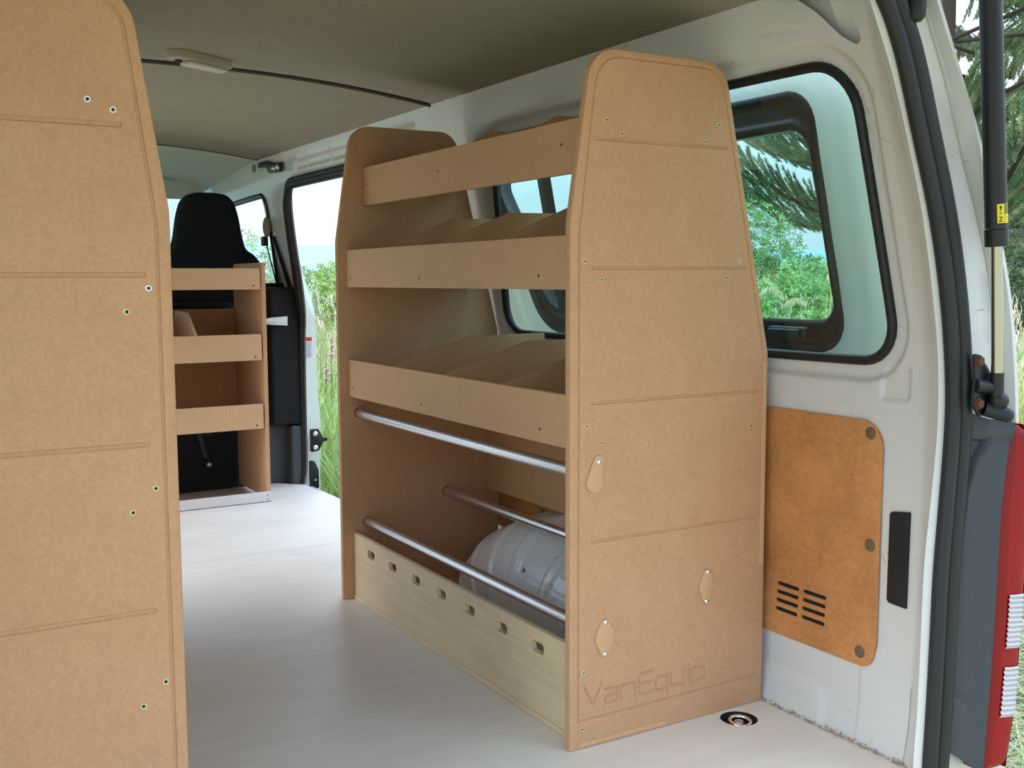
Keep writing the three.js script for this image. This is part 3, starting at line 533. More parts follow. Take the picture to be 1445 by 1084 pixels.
// --- right side doorway: seal, pillar and its fittings
{
  const rowsA = [], pts = [];
  const F = table([[-0.2, -2.79], [0.02, -2.783], [0.333, -2.78], [0.55, -2.776], [0.697, -2.762], [0.847, -2.716], [1.015, -2.684], [1.13, -2.655], [1.19, -2.632]]);
  for (let j = 0; j <= 26; j++) { const y = lerp(-0.06, 1.175, j / 26); pts.push(V3(wallX(y) - 0.004, y, F(y) - 0.026)); }
  const top = [[1.222, -2.636], [1.247, -2.60], [1.252, -2.5], [1.252, -2.2], [1.252, -1.8], [1.250, -1.42]].map(([y, z]) => V3(wallX(y) - 0.004, y, z));
  const S = thing('doorway_seal', 'black rubber seal round the right side doorway beyond the shelving', 'seal');
  part('seal_bulb', tube([...pts, ...top], 0.016, 120, 12), M.rubber, S);
  part('seal_lip', tube([...pts, ...top].map((p) => V3(p.x - 0.003, p.y + (p.y > 1.2 ? 0.014 : 0), p.z - (p.y > 1.2 ? 0 : 0.022))), 0.014, 120, 12), M.rubber, S);
  // outer jamb of the pillar: a white strip seen past the seal
  const jz = table(jambZ);
  const rows = []; for (let j = 0; j <= 60; j++) { const y = lerp(-0.3, 1.27, j / 60), o = (y > 0.72 ? 0.602 - 0.2 * (y - 0.72) : 0.602), z1 = Math.max(jz(y), -3.1), z0 = F(y) - 0.018, w = wallX(y); rows.push([V3(w + 0.0, y, z0), V3(lerp(w, o, 0.35), y, lerp(z0, z1, 0.25)), V3(lerp(w, o, 0.8), y, lerp(z0, z1, 0.75)), V3(o, y, z1), V3(o + 0.012, y, z1 - 0.03), V3(o, y, z1 - 0.2)]); }
  struct('trim_4', loft(rows), M.paint, 'white door jamb strip at the front of the right side doorway', 'trim');
  const K = thing('door_striker', 'black striker plate with two bolts on the doorway jamb', 'striker', [0.53, 0.185, -2.77]);
  part('plate', prism(roundPoly([[-0.018, -0.05], [0.02, -0.045], [0.04, -0.008], [0.06, -0.004], [0.06, 0.008], [0.04, 0.01], [0.02, 0.05], [-0.018, 0.05]], 0.008), -0.004, 0.004), M.black, K);
  for (const s of [-0.03, 0.03]) part('bolt', lathe([[0.0001, 0.008], [0.009, 0.007], [0.011, 0.003], [0.011, 0]], 16).rotateX(Math.PI / 2).translate(0.004, s, 0.004), M.zinc, K);
  const R = thing('lower_door_catch', 'small black catch at the foot of the doorway jamb', 'catch', [0.53, 0.035, -2.775]);
  part('body', prism(roundPoly([[-0.022, -0.06], [0.018, -0.06], [0.018, 0.02], [0.0, 0.06], [-0.022, 0.065]], 0.008), -0.006, 0.006), M.black, R);
  part('pin', rod(V3(0, -0.02, 0.006), V3(0, -0.02, 0.012), 0.006), M.steel, R);
  const c = document.createElement('canvas'); c.width = 96; c.height = 320; const x = c.getContext('2d'); x.fillStyle = '#e9e6ea'; x.fillRect(0, 0, 96, 320); x.fillStyle = '#e0461e'; x.fillRect(0, 0, 96, 60); x.fillStyle = '#b9a9bd'; for (let i = 0; i < 9; i++) x.fillRect(10, 84 + i * 26, 40 + (i * 29) % 36, 9);
  const t = new THREE.CanvasTexture(c); t.colorSpace = THREE.SRGBColorSpace;
  const sg = new THREE.PlaneGeometry(0.026, 0.088); sg.rotateY(-0.35); sg.translate(0.5265, 0.585, -2.800);
  single('door_sticker', sg, std({ map: t, roughness: 0.5, side: THREE.DoubleSide }), 'white warning sticker with an orange band on the doorway jamb', 'sticker');
  // dark trim on the pillar, lower step
  struct('trim_5', merge(box(0.36, 0.492, 0.255, 0.842, -3.12, -2.80, 0.015), box(0.33, 0.488, 0.83, 0.86, -3.3, -2.95, 0.01)), M.blackMatt, 'black lower trim of the door pillar', 'trim');
  struct('trim_6', merge(box(0.262, 0.492, -0.02, 0.255, -3.2, -2.87, 0.012), box(0.44, 0.49, -0.02, 0.25, -2.87, -2.80, 0.012)), std({ color: 0x4c4f53, roughness: 0.8 }), 'dark grey step trim at the foot of the door pillar', 'trim');
  // roof bracket by the doorway
  const B = thing('roof_bracket', 'black steel bracket with two bolts under the roof edge above the doorway', 'bracket', [0.362, 1.325, -2.70]);
  part('arm', prism(roundPoly([[-0.20, 0.018], [-0.10, 0.014], [-0.06, -0.014], [0.075, -0.02], [0.085, 0.016], [-0.03, 0.022], [-0.10, 0.040], [-0.20, 0.04]], 0.008), -0.006, 0.006).rotateY(-Math.PI / 2), M.black, B).geometry.scale(1, 1, 1);
  for (const s of [0.012, 0.062]) part('bolt', lathe([[0.0001, 0.012], [0.009, 0.011], [0.013, 0.004], [0.013, 0]], 18).rotateZ(Math.PI / 2).translate(-0.006, -0.001, s), M.steel, B);
  part('washer', new THREE.TorusGeometry(0.013, 0.005, 8, 20).rotateY(Math.PI / 2).translate(-0.012, 0.02, -0.235), M.greyCap, B, 'pale ring');
  // seat belt
  const S2 = thing('seat_belt', 'black seat belt hanging from a grey anchor on the door pillar', 'seat belt');
  part('anchor_cover', new THREE.SphereGeometry(0.03, 20, 14).scale(0.55, 1.5, 0.8).translate(0.405, 1.10, -2.955), M.greyCap, S2, 'grey anchor cover');
  part('buckle', box(0.39, 0.412, 1.02, 1.062, -3.0, -2.955, 0.006), M.black, S2);
  const band = []; for (let j = 0; j <= 12; j++) { const y = lerp(1.045, 0.80, j / 12), x = wallX(y) - 0.028 + 0.01 * j / 12; band.push([V3(x, y, -2.995), V3(x - 0.004, y, -2.963)]); }
  part('webbing', loft(band), M.blackMatt, S2);
  const slot = []; for (let j = 0; j <= 12; j++) { const y = lerp(1.06, 0.84, j / 12), x = wallX(y) - 0.010; slot.push([V3(x, y, -2.93 + 0.06 * j / 12), V3(x - 0.006, y, -2.92 + 0.06 * j / 12), V3(x, y, -2.895 + 0.06 * j / 12)]); }
  part('slot_cover', loft(slot), M.black, S2, 'black slot cover');
  const Br = thing('bracing_bar', 'short white bar bracing the front shelving unit to the door pillar', 'brace');
  part('bar', merge(rod(V3(0.2445, 0.700, -2.768), V3(0.37, 0.702, -2.768), 0.013), loft([0, 1, 2, 3].map((i) => { const x = 0.34 + i * 0.027, h = 0.0135 + i * 0.002; return [V3(x, 0.702 - h, -2.760), V3(x, 0.702 + h, -2.760), V3(x, 0.702 + h, -2.776), V3(x, 0.702 - h, -2.776), V3(x, 0.702 - h, -2.760)]; }))), M.whitePlastic, Br);
}
// --- wheel arch with pressed ribs
{
  const zc = -0.60, hz = 0.48, hy = 0.262, hx = 0.245, rows = [], n = 2.5, NA = 180, NB = 40;
  for (let j = 0; j <= NA; j++) {
    const a = Math.PI * j / NA, ca = Math.cos(a), sa = Math.sin(a), r = [], pe = 2 / n;
    const zz = Math.sign(ca) * Math.pow(Math.abs(ca), 2 / 2.2), yy = Math.pow(sa, 2 / 2.2), q = Math.abs((((a / Math.PI * 9) % 1) + 1) % 1 - 0.5) * 2, rib = sstep(q, 0.72, 0.84) * (1 - 0.35 * sstep(q, 0.9, 1));
    for (let i = 0; i <= NB; i++) {
      const b = Math.PI / 2 * i / NB, k = Math.pow(Math.cos(b), pe), w = Math.pow(Math.sin(b), pe), s = 1 + 0.022 * rib * (w < 0.985 ? 1 : 0.2);
      r.push(V3(0.505 - hx * (1 - 0) * w * (s), hy * yy * (0.03 + 0.97 * k) * (1 + 0.022 * rib), zc + hz * zz * (0.55 + 0.45 * k) * 1));
    }
    rows.push(r);
  }
  // seen from the aisle: top, then the face towards the aisle
  const g = loft(rows); const uv = g.attributes.uv; for (let j = 0; j <= NA; j++) for (let i = 0; i <= NB; i++) uv.setXY(j * (NB + 1) + i, j / NA * 1.25, i / NB * 0.45);
  struct('wheel_arch', g, M.archPaint, 'white painted ribbed wheel arch with black scuffs inside the right shelving unit', 'wheel arch');
}
// --- hardboard lining panel on the right wall, black cover plate
{
  const H = thing('hardboard_panel', 'brown hardboard lining panel with ventilation slots on the right wall', 'lining panel');
  const o = roundPoly([[-1.2, 0.147], [0.264, 0.147], [0.276, 0.20], [0.278, 0.612], [-1.2, 0.612]], [0.02, 0.038, 0.0, 0.05, 0.02], 10);
  const slots = []; for (const [c, y] of [[0.0525, 0.2535], [0.0515, 0.236], [0.0505, 0.2185], [0.049, 0.2005], [0.1235, 0.2538], [0.1225, 0.2365], [0.1215, 0.219], [0.1205, 0.2010]]) slots.push(strokePoly([[c - 0.0265, y], [c + 0.0265, y]], 0.0042, 5));
  const g = plate({ outline: o, holes: slots, t: 0.004, bevel: 0.0012 }); g.rotateY(-Math.PI / 2); // local x -> +z, face -> -x
  g.translate(0.494, 0, 0); part('board', g, M.hardboard, H);
  const back = box(0.4985, 0.4995, 0.185, 0.27, 0.015, 0.165, 0.0003); part('slot_shade', back, M.blackMatt, H, 'black sheet standing in for the shade behind the slots');  // black sheet: the shade behind the slots is put in as colour
  for (const [z, y] of [[0.25, 0.589], [0.256, 0.381], [0.239, 0.174], [-0.871, 0.229]]) { const b = lathe([[0.0001, 0.0032], [0.006, 0.003], [0.0105, 0.0022], [0.0118, 0.0006], [0.0118, 0]], 24); b.rotateZ(Math.PI / 2); b.translate(0.494, y, z); part('clip', faceUV(b), M.clip, H, 'brown push clip'); }
  const c = prism(roundPoly([[0.295, 0.284], [0.338, 0.282], [0.340, 0.458], [0.2965, 0.452]], [0.008, 0.002, 0.002, 0.008]), 0, 0.005, 0.0012); c.rotateY(-Math.PI / 2); c.translate(0.5, 0, 0);
  single('cover_plate', c, M.black, 'black plastic cover plate on the white pillar beside the hardboard panel', 'cover plate');
}
// --- roof lamp
{
  const L = thing('roof_lamp', 'slim grey interior lamp on the headliner seam', 'lamp', [-0.335, ceilY(-0.33) - 0.001, -1.165]);
  const g = prism(roundPoly([[-0.095, -0.028], [0.10, -0.024], [0.10, 0.026], [-0.095, 0.03]], [0.03, 0.02, 0.02, 0.03], 8), 0, 0.024, 0.007); g.rotateX(Math.PI / 2); g.rotateY(0.5); g.translate(0, 0.004, 0); part('housing', g, std({ color: 0xb7ad9c, roughness: 0.6 }), L);
  const l = prism(roundPoly([[-0.045, -0.022], [0.085, -0.019], [0.085, 0.019], [-0.045, 0.023]], 0.01, 6), -0.003, 0.004, 0.002); l.rotateX(Math.PI / 2); l.rotateY(0.5); l.translate(0, -0.024, 0); part('lens', l, M.whitePlastic, L, 'pale lens');
  const s = box(-0.072, -0.056, -0.0255, -0.021, -0.008, 0.006, 0.002); s.rotateY(0.5); part('switch', s, M.black, L);
}

// ================================================================ SHELVING
// screw with a washer-like countersunk head; axis along +z
const screwHead = (() => { const a = lathe([[0.0021, 0.0002], [0.0024, 0.0006], [0.0036, 0.0009], [0.0042, 0.0003], [0.0044, -0.0004]].reverse(), 16), b = lathe([[0.0001, 0.0001], [0.0022, 0.0003]].reverse(), 12); a.rotateX(Math.PI / 2); b.rotateX(Math.PI / 2); return mergeGeometries([plain(a), plain(b)], true); })();
const screwGeo = screwHead;
function screw(parent, x, y, z, dir = 'z', mat = M.brass, s = 1) {
  const m = part('screw', screwGeo, [mat, M.recessShade], parent); m.position.set(x, y, z); if (dir === '-x') m.rotation.y = -Math.PI / 2; m.scale.setScalar(s);
  return m;
}
const PANEL = roundPoly([[0, 0], [0.4795, 0], [0.4795, 0.7226], [0.3555, 1.2795], [0.0464, 1.2795], [0, 0.9716]], [0, 0, 0.03, 0.058, 0.062, 0.14], 10);
function engravedPatch(x0, x1, y0, y1, strokes, hw, depth) {
  const nx = Math.round((x1 - x0) / 0.0009), ny = Math.round((y1 - y0) / 0.0009);
  return sheet(x0, x1, nx, y0, y1, ny, () => 1, (x, y) => { let d = 9; for (const s of strokes) d = Math.min(d, pathDist(x, y, s)); return [x, y, -depth * (1 - sstep(d, hw * 0.15, hw))]; });
}
const shelfHeights = {                                 // front board [bottom, top, x of face], bottom board, back board
  top: [1.069, 1.169, 0.074], middle: [0.8525, 0.951, 0.0225], lower: [0.5595, 0.659, 0.0245],
};
function shelvingUnit(side, label) {
  const U = thing('shelving_unit', label, 'shelving unit'), Lx = (x) => (side > 0 ? x : -0.6885 - x), LEN = 1.11, T = 0.0165;
  const B = (x0, x1, y0, y1, z0, z1, r) => box(Math.min(Lx(x0), Lx(x1)), Math.max(Lx(x0), Lx(x1)), y0, y1, z0, z1, r), mir = (p) => p.map(([x, y]) => [Lx(x), y]);
  // end panel at the tailgate
  const hw = 0.0034;
  const rows = side > 0 ? [[1.12, 0.050, 0.361], [0.891, 0.048, 0.416], [0.647, 0.049, 0.455], [0.391, 0.049, 0.456]] : [[1.088, 0.065, 0.35], [0.880, 0.0385, 0.416], [0.636, 0.0425, 0.455], [0.390, 0.0415, 0.456]];
  const gr = rows.map(([y, a, b]) => strokePoly([[a, y], [b, y]], side > 0 ? hw : 0.0042));
  const rim = [[0.460, 0.0585], [0.0195, 0.0545], ...roundPoly([[0.0195, 0.0545], [0.0195, 0.950], [0.0600, 1.2655], [0.3450, 1.2655], [0.4650, 0.728]], [0, 0.14, 0.055, 0.052, 0], 10).slice(1)];
  gr.push(strokePoly(rim, side > 0 ? 0.0022 : 0.0032));
  const strokes = [[[0.034, 0.118], [0.053, 0.079], [0.072, 0.118]], [[0.080, 0.104], [0.106, 0.104], [0.110, 0.101], [0.110, 0.078], [0.084, 0.078], [0.080, 0.082], [0.080, 0.087], [0.084, 0.091], [0.110, 0.091]], [[0.118, 0.078], [0.118, 0.104], [0.146, 0.104], [0.151, 0.099], [0.151, 0.078]],
    [[0.196, 0.118], [0.165, 0.118], [0.160, 0.113], [0.160, 0.083], [0.165, 0.078], [0.196, 0.078]], [[0.160, 0.098], [0.193, 0.098]], [[0.231, 0.067], [0.231, 0.104], [0.206, 0.104], [0.201, 0.099], [0.201, 0.083], [0.206, 0.078], [0.229, 0.078]],
    [[0.239, 0.104], [0.239, 0.083], [0.244, 0.078], [0.266, 0.078], [0.271, 0.082], [0.271, 0.104]], [[0.271, 0.08], [0.271, 0.076]], [[0.284, 0.078], [0.284, 0.104]], [[0.284, 0.1135], [0.284, 0.114]], [[0.291, 0.066], [0.291, 0.104], [0.319, 0.104], [0.324, 0.099], [0.324, 0.083], [0.319, 0.078], [0.293, 0.078]]];
  const pr = [0.027, 0.331, 0.0622, 0.123], patch = side > 0 ? [[pr[0], pr[2]], [pr[1], pr[2]], [pr[1], pr[3]], [pr[0], pr[3]]] : null;
  const geo = [plate({ outline: mir(PANEL), grooves: gr.map(mir), t: T, bevel: 0.0042, gd: 0.0026, gi: 0.0018, patch: patch && mir(patch) })];
  if (patch) geo.push(faceUV(engravedPatch(...pr, strokes, 0.0032, 0.0034)));
  const E1 = part('end_panel', merge(geo), M.mdf, U, side > 0 ? 'end panel with routed lines and the engraved word VanEquip' : 'end panel with routed lines');
  if (side > 0) { part('inlay_strip', box(0.4655, 0.4752, 0.29, 0.705, -0.001, 0.0012, 0.0008), M.mdfFront, U, 'pale strip along the wall edge'); part('inlay_strip', box(0.024, 0.226, 0.0045, 0.0125, -0.001, 0.0014, 0.0008), M.mdfFront, U, 'pale strip at the foot'); }
  const sc = side > 0 ? [[0.078, 1.154, 1], [0.113, 1.131, 1], [0.341, 1.163, 1], [0.308, 1.129, 1], [0.397, 1.005, 1], [0.033, 0.903, 1], [0.069, 0.870, 1], [0.397, 0.905, 0], [0.365, 0.873, 1], [0.037, 0.606, 1], [0.070, 0.573, 1], [0.436, 0.578, 1], [0.032, 0.146, 1], [0.029, 0.038, 1]]
    : [[0.1055, 1.12, 0], [0.0725, 1.108, 0], [0.0335, 0.861, 0], [0.0645, 0.828, 1], [0.0335, 0.571, 1], [0.0665, 0.539, 1], [0.0295, 0.280, 1], [0.0625, 0.249, 1]];
  for (const [x, y, k] of sc) screw(E1, Lx(x), y, 0, 'z', k ? M.brass : M.zinc, side > 0 ? 0.92 : 1.12);
  // far end panel, with the tube holes
  const tubes = [[0.054, 0.5125], [0.074, 0.2105], [0.318, 0.270]];
  const far = plate({ outline: mir(PANEL.map(([x, y]) => [x > 0.47 ? 0.4905 : x, y])), holes: tubes.map(([x, y]) => mir(circle(x, y, 0.0142))), t: T, bevel: 0.003 }); far.translate(0, 0, -LEN);
  const E2 = part('end_panel', merge(far, tubes.map(([x, y]) => new THREE.CylinderGeometry(0.024, 0.024, 0.004, 24).rotateX(Math.PI / 2).translate(Lx(x), y, -LEN - T - 0.002))), M.mdf, U, 'plain inner end panel');  // unseen discs added behind the tube holes to keep light out
  if (side > 0) screw(E2, Lx(0.235), 1.185, -LEN, 'z', M.black, 0.9);
  // shelves
  const z0 = -LEN, z1 = -T, dz = [-0.829, -0.557, -0.289];
  const shelf = (name, bottom, backX, backTop, backBot, prof, fx) => {
    const f = part('shelf_front', B(fx, fx + 0.012, shelfHeights[name][0], shelfHeights[name][1], z0 + 0.0005, z1, 0.0012), M.mdfFront, U);
    for (const [z, dy] of [[-1.075, 0.024], [-0.66, 0.022], [-0.14, 0.026]]) screw(f, Lx(fx) - side * 0.0002, shelfHeights[name][0] + dy + (name === 'top' ? 0.03 : 0), z, '-x', M.rust, 0.66).rotation.y = -side * Math.PI / 2;
    part('shelf_board', B(fx + 0.012, backX, bottom, bottom + 0.009, z0, z1), M.mdfCut, U);
    part('shelf_back', B(backX - 0.009, backX, backBot, backTop, z0, z1), M.mdfCut, U);
    for (const z of dz) { const g = prism(mir(prof), z - 0.0045, z + 0.0045, 0.001); part('divider', g, M.mdfCut, U); }
  };
  shelf('top', 1.128, 0.352, 1.19, 1.128, [[0.087, 1.137], [0.087, 1.166], [0.16, 1.205], [0.342, 1.207], [0.342, 1.137]], 0.074);
  shelf('middle', 0.866, 0.405, 0.965, 0.866, [[0.035, 0.875], [0.035, 0.955], [0.2, 1.024], [0.335, 1.026], [0.395, 0.95], [0.395, 0.875]], 0.0225);
  shelf('lower', 0.569, 0.470, 0.665, 0.569, [[0.037, 0.578], [0.037, 0.660], [0.25, 0.7275], [0.470, 0.729], [0.470, 0.667], [0.460, 0.665], [0.460, 0.578]], 0.0245);
  part('back_rail', B(0.455, 0.467, 0.262, 0.52, z0, z1), M.mdfFront, U);
  // tray at the foot with a slotted front
  const holes = [-0.99, -0.854, -0.717, -0.581, -0.443, -0.302, -0.16].map((z) => roundPoly([[-z - 0.0235, 0.1355], [-z + 0.0235, 0.1355], [-z + 0.0235, 0.158], [-z - 0.0235, 0.158]], 0.009, 5));
  const tf = plate({ outline: [[T, 0.012], [LEN, 0.012], [LEN, 0.184], [T, 0.184]], holes, t: 0.012, bevel: 0.0012 });
  tf.rotateY(Math.PI / 2); // local x -> -z, face -> +x
  if (side > 0) { tf.scale(-1, 1, 1); const ix = tf.attributes.position; for (let i = 0; i < ix.count; i += 3) for (const a of ['position', 'normal', 'uv']) { const at = tf.attributes[a], n = at.itemSize, A = at.array; for (let k = 0; k < n; k++) { const t = A[(i + 1) * n + k]; A[(i + 1) * n + k] = A[(i + 2) * n + k]; A[(i + 2) * n + k] = t; } } }
  tf.translate(Lx(0.031), 0, 0); part('tray_front', faceUV(tf), M.plyFace, U, 'pale plywood tray front with seven slots');
  part('tray_base', B(0.0285, 0.478, 0.0005, 0.012, z0, z1, 0.001), M.plyFace, U);
  // aluminium tubes
  for (const [x, y] of tubes) { const g = rod(V3(Lx(x), y, -LEN - 0.012), V3(Lx(x), y, -0.001), 0.0127, 28); part('tube', faceUV(g), M.alu, U, 'aluminium tube'); }
  // plates that cover the tube ends
  if (side > 0) {
    const tear1 = (() => { const o = []; for (let k = 0; k <= 10; k++) { const a = 0.35 + (Math.PI - 0.7) * k / 10; o.push([0.0615 + 0.0115 * Math.cos(a), 0.539 + 0.0115 * Math.sin(a)]); } for (let k = 0; k <= 18; k++) { const a = Math.PI - 0.22 + (Math.PI + 0.44) * k / 18; o.push([0.0535 + 0.0185 * Math.cos(a), 0.5005 + 0.0185 * Math.sin(a)]); } return o; })();
    const dia = (cx, cy, h, w) => roundPoly([[cx + 0.001, cy + h + 0.012], [cx - w, cy], [cx - 0.001, cy - h - 0.012], [cx + w, cy]], [0.0095, 0.022, 0.0095, 0.022], 8);
    const cover = (o, rivets) => { const c = part('cover_plate', prism(o, 0, 0.0042, 0.0012), M.mdfFront, U); for (const [x, y] of rivets) part('rivet', faceUV(lathe([[0.0001, 0.0032], [0.003, 0.0027], [0.0048, 0.001], [0.005, 0]], 16).rotateX(Math.PI / 2).translate(x, y, 0.0042)), M.chrome, c); };
    cover(tear1, [[0.0615, 0.539]]); cover(dia(0.0775, 0.2055, 0.0345, 0.0245), [[0.078, 0.236], [0.077, 0.175]]); cover(dia(0.3238, 0.267, 0.034, 0.0205), [[0.325, 0.296], [0.322, 0.237]]);
  }
  return U;
}
shelvingUnit(1, 'long fibreboard shelving unit with sloping trays, aluminium tubes and slotted tray along the right wall');
shelvingUnit(-1, 'fibreboard shelving unit along the left wall, only its tall end panel in view');

// --- small open unit behind the driver seat
{
  const U = thing('shelving_unit', 'short open fibreboard shelving unit on a metal strip behind the driver seat', 'shelving unit');
  const X0 = -0.44, X1 = 0.2445, ZF = -2.49, ZB = -2.872, t = 0.016;
  const side = (x) => { const g = prism(roundPoly([[-ZF, 0.0135], [-ZB, 0.0135], [-ZB, 0.94], [-ZF - 0.03, 0.94], [-ZF, 0.925]].map(([a, b]) => [-a, b]), [0, 0, 0.02, 0.02, 0.015]), -t / 2, t / 2, 0.002); g.rotateY(-Math.PI / 2); g.translate(x, 0, 0); return g; };
  part('side_panel', side(X1 - t / 2), M.mdf, U); part('side_panel', side(X0 + t / 2), M.mdf, U);
  for (const [a, b] of [[0.837, 0.918], [0.562, 0.664], [0.2935, 0.391]]) { const f = part('shelf_front', box(X0 + t, X1 - t - 0.006, a, b, ZF - 0.010, ZF + 0.001), M.mdfFront, U); screw(f, 0.196, a + 0.014, ZF + 0.001, 'z', M.rust, 0.9); part('shelf_board', box(X0 + t, X1 - t, a + 0.012, a + 0.021, ZB, ZF - 0.0105), M.mdfCut, U); }
  part('back_panel', box(X0 + t, X1 - t, 0.30, 0.755, ZB - 0.001, ZB + 0.008), M.mdfCut, U);
  const prof = roundPoly([[ZF - 0.012, 0.584], [ZF - 0.012, 0.665], [-2.62, 0.748], [-2.80, 0.752], [-2.86, 0.69], [-2.86, 0.584]].map(([z, y]) => [z, y]), 0.002);
  const dv = prism(prof, -0.0045, 0.0045, 0.001); dv.rotateY(-Math.PI / 2); dv.translate(-0.025, 0, 0); part('divider', dv, M.mdfFront, U);
  const st = part('base_strip', merge(box(X0, X1, 0.0005, 0.043, ZF, ZF + 0.004, 0.001), box(X0, X1, 0.0005, 0.004, ZF + 0.004, ZF + 0.0, 0.0005)), M.alu, U, 'aluminium angle strip along the foot');
  for (const y of [0.029, 0.012]) screw(st, 0.230, y, ZF + 0.0045, 'z', M.steel, 1.0);
}
// --- driver seat and the trim behind it
{
  const S = thing('driver_seat', 'black fabric driver seat with a tall tapered head rest', 'car seat', [0.192, 0, -3.08]);
  const o = [[-0.24, 0.45], [-0.245, 0.80], [-0.232, 0.93], [-0.195, 0.985], [-0.162, 1.01], [-0.148, 1.05], [-0.128, 1.16], [-0.108, 1.215], [-0.075, 1.243], [0.0, 1.251], [0.075, 1.243], [0.108, 1.215], [0.128, 1.16], [0.148, 1.05], [0.162, 1.01], [0.195, 0.985], [0.232, 0.93], [0.245, 0.80], [0.24, 0.45]];
  const curve = new THREE.CatmullRomCurve3(o.map((p) => V3(p[0], p[1], 0)), false, 'centripetal').getPoints(90).map((p) => V2(p.x, p.y));
  const sh = new THREE.Shape(curve), inner = inset(ccw(curve.map((p) => [p.x, p.y])), 0.035).map((p) => V2(...p));
  const g = new THREE.ExtrudeGeometry(new THREE.Shape(inner), { depth: 0.05, bevelEnabled: true, bevelThickness: 0.035, bevelSize: 0.033, bevelSegments: 6, steps: 1 }); g.translate(0, 0, -0.06);
  part('backrest', faceUV(toCreasedNormals(g, 1.2)), M.seat, S);
  part('cushion', faceUV(new RoundedBoxGeometry(0.5, 0.16, 0.5, 4, 0.06).translate(0, 0.42, -0.30)), M.seat, S);
  struct('trim_7', merge(box(-1.14, 0.27, -0.02, 0.30, -2.96, -2.885, 0.01), box(-1.14, 0.36, 0.28, 0.78, -3.0, -2.91, 0.03)), M.carpet, 'dark carpeted partition behind the seats', 'trim');
  const K = thing('belt_stalk', 'black belt stalk with a steel bolt on the dark partition', 'belt buckle', [0.10, 0.0, -2.88]);
  const strap = []; for (let j = 0; j <= 10; j++) { const f = j / 10, y = lerp(0.245, 0.13, f), x = lerp(0.0, 0.03, f) - 0.03; strap.push([V3(x - 0.014, y, 0.006), V3(x, y, 0.012), V3(x + 0.014, y, 0.006)]); }
  part('webbing', loft(strap), M.black, K); part('tongue', box(-0.03, 0.03, 0.225, 0.262, -0.004, 0.014, 0.006), M.black, K);
  part('bolt', lathe([[0.0001, 0.016], [0.008, 0.015], [0.013, 0.009], [0.016, 0]], 18).rotateX(Math.PI / 2).translate(0.005, 0.105, 0.006), M.steel, K, 'steel bolt');
  const V = thing('sun_visor', 'pale grey sun visor folded up at the top of the windscreen', 'sun visor', [0.10, 1.318, -3.80]);
  part('blade', faceUV(new RoundedBoxGeometry(0.52, 0.10, 0.02, 3, 0.009).rotateX(0.35)), M.cabLiner, V);
  part('pivot', rod(V3(-0.26, 0.045, -0.02), V3(0.27, 0.045, -0.02), 0.006), M.greyCap, V);
}
// --- dirt in the gap between plywood and wall
{
  seed(211); const g = new THREE.IcosahedronGeometry(0.0018, 0), im = new THREE.InstancedMesh(g, std({ color: 0xcfc8bc, roughness: 1 }), 260), m = new THREE.Matrix4(), c = new THREE.Color();
  for (let i = 0; i < 260; i++) { const z = rr(-0.02, 0.40), far = Math.pow(rnd(), 2.2), s = rr(0.35, 1.2); m.compose(V3(0.478 + far * 0.008, 0.0008 + rnd() * 0.002 + far * 0.004, z), new THREE.Quaternion().setFromEuler(new THREE.Euler(rnd() * 6, rnd() * 6, rnd() * 6)), V3(s * 1.6, s * 0.6, s)); im.setMatrixAt(i, m); c.setHSL(0.08, 0.15, rr(0.35, 0.75)); im.setColorAt(i, c); }
  im.name = numbered('dirt'); im.userData = { kind: 'stuff', label: 'grit and dust along the gap between floor and right wall', category: 'dirt' }; scene.add(im);
}

// ================================================================ OUTSIDE: ground, sea, plants
// The van stands nose down on a gentle slope: level ground is tilted in the van's own frame.
const TA = 0.00256, TB = -0.03388, GROUND = -0.66;
const level = (x, z) => TA * x + TB * z;
const groundY = (x, z) => {
  const d = Math.hypot(x, z), n = (fbm(x * 0.12 + 50, z * 0.12 + 50, 4096, 4096, 301, 3) - 0.5) * 0.35 * sstep(d, 3, 9);
  const fwd = -z + 0.45 * x;                            // the land ends in a low bluff over the sea
  return GROUND + level(x, z) + n - 11 * sstep(fwd, 27, 45);
};
{
  const colors = [], g = sheet(-60, 90, 150, -75, 60, 135, () => 1, (x, z) => [x, groundY(x, z), z]);
  g.index.array.reverse(); g.computeVertexNormals();
  const t = dtex(512, 512, (i, j) => { const m = fbm(i / 512 * 8, j / 512 * 8, 8, 8, 311, 4), f = fbm(i / 512 * 100, j / 512 * 100, 100, 100, 313, 2) - 0.5, k = sstep(m, 0.4, 0.6), v = f * 60; return [lerp(160, 192, k) + v, lerp(152, 176, k) + v, lerp(108, 138, k) + v * 0.8]; }, 3, 3);
  struct('ground', g, std({ map: t, roughness: 1 }), 'grassy ground sloping away round the van', 'ground');
  const s = new THREE.CircleGeometry(14000, 96); s.rotateX(-Math.PI / 2); const p = s.attributes.position; for (let i = 0; i < p.count; i++) p.setY(i, -9.5 + level(p.getX(i), p.getZ(i))); s.computeVertexNormals();
  struct('sea', s, std({ color: new THREE.Color(0.27, 0.45, 0.49), roughness: 0.9 }), 'pale turquoise sea out to the horizon', 'sea');
}
const FWD = Math.PI / 180, camX = -1.0565, camZ = 1.5816;
const polar = (az, d) => [camX + d * Math.sin(az * FWD), camZ - d * Math.cos(az * FWD)];
function addInst(name, geo, mat, list, label, category, parent) {
  const im = new THREE.InstancedMesh(geo, mat, list.length); list.forEach(([m, c], i) => { im.setMatrixAt(i, m); im.setColorAt(i, c); });
  im.name = parent ? name : numbered(name); im.userData = parent ? { kind: 'stuff' } : { kind: 'stuff', label, category }; (parent || scene).add(im); return im;
}
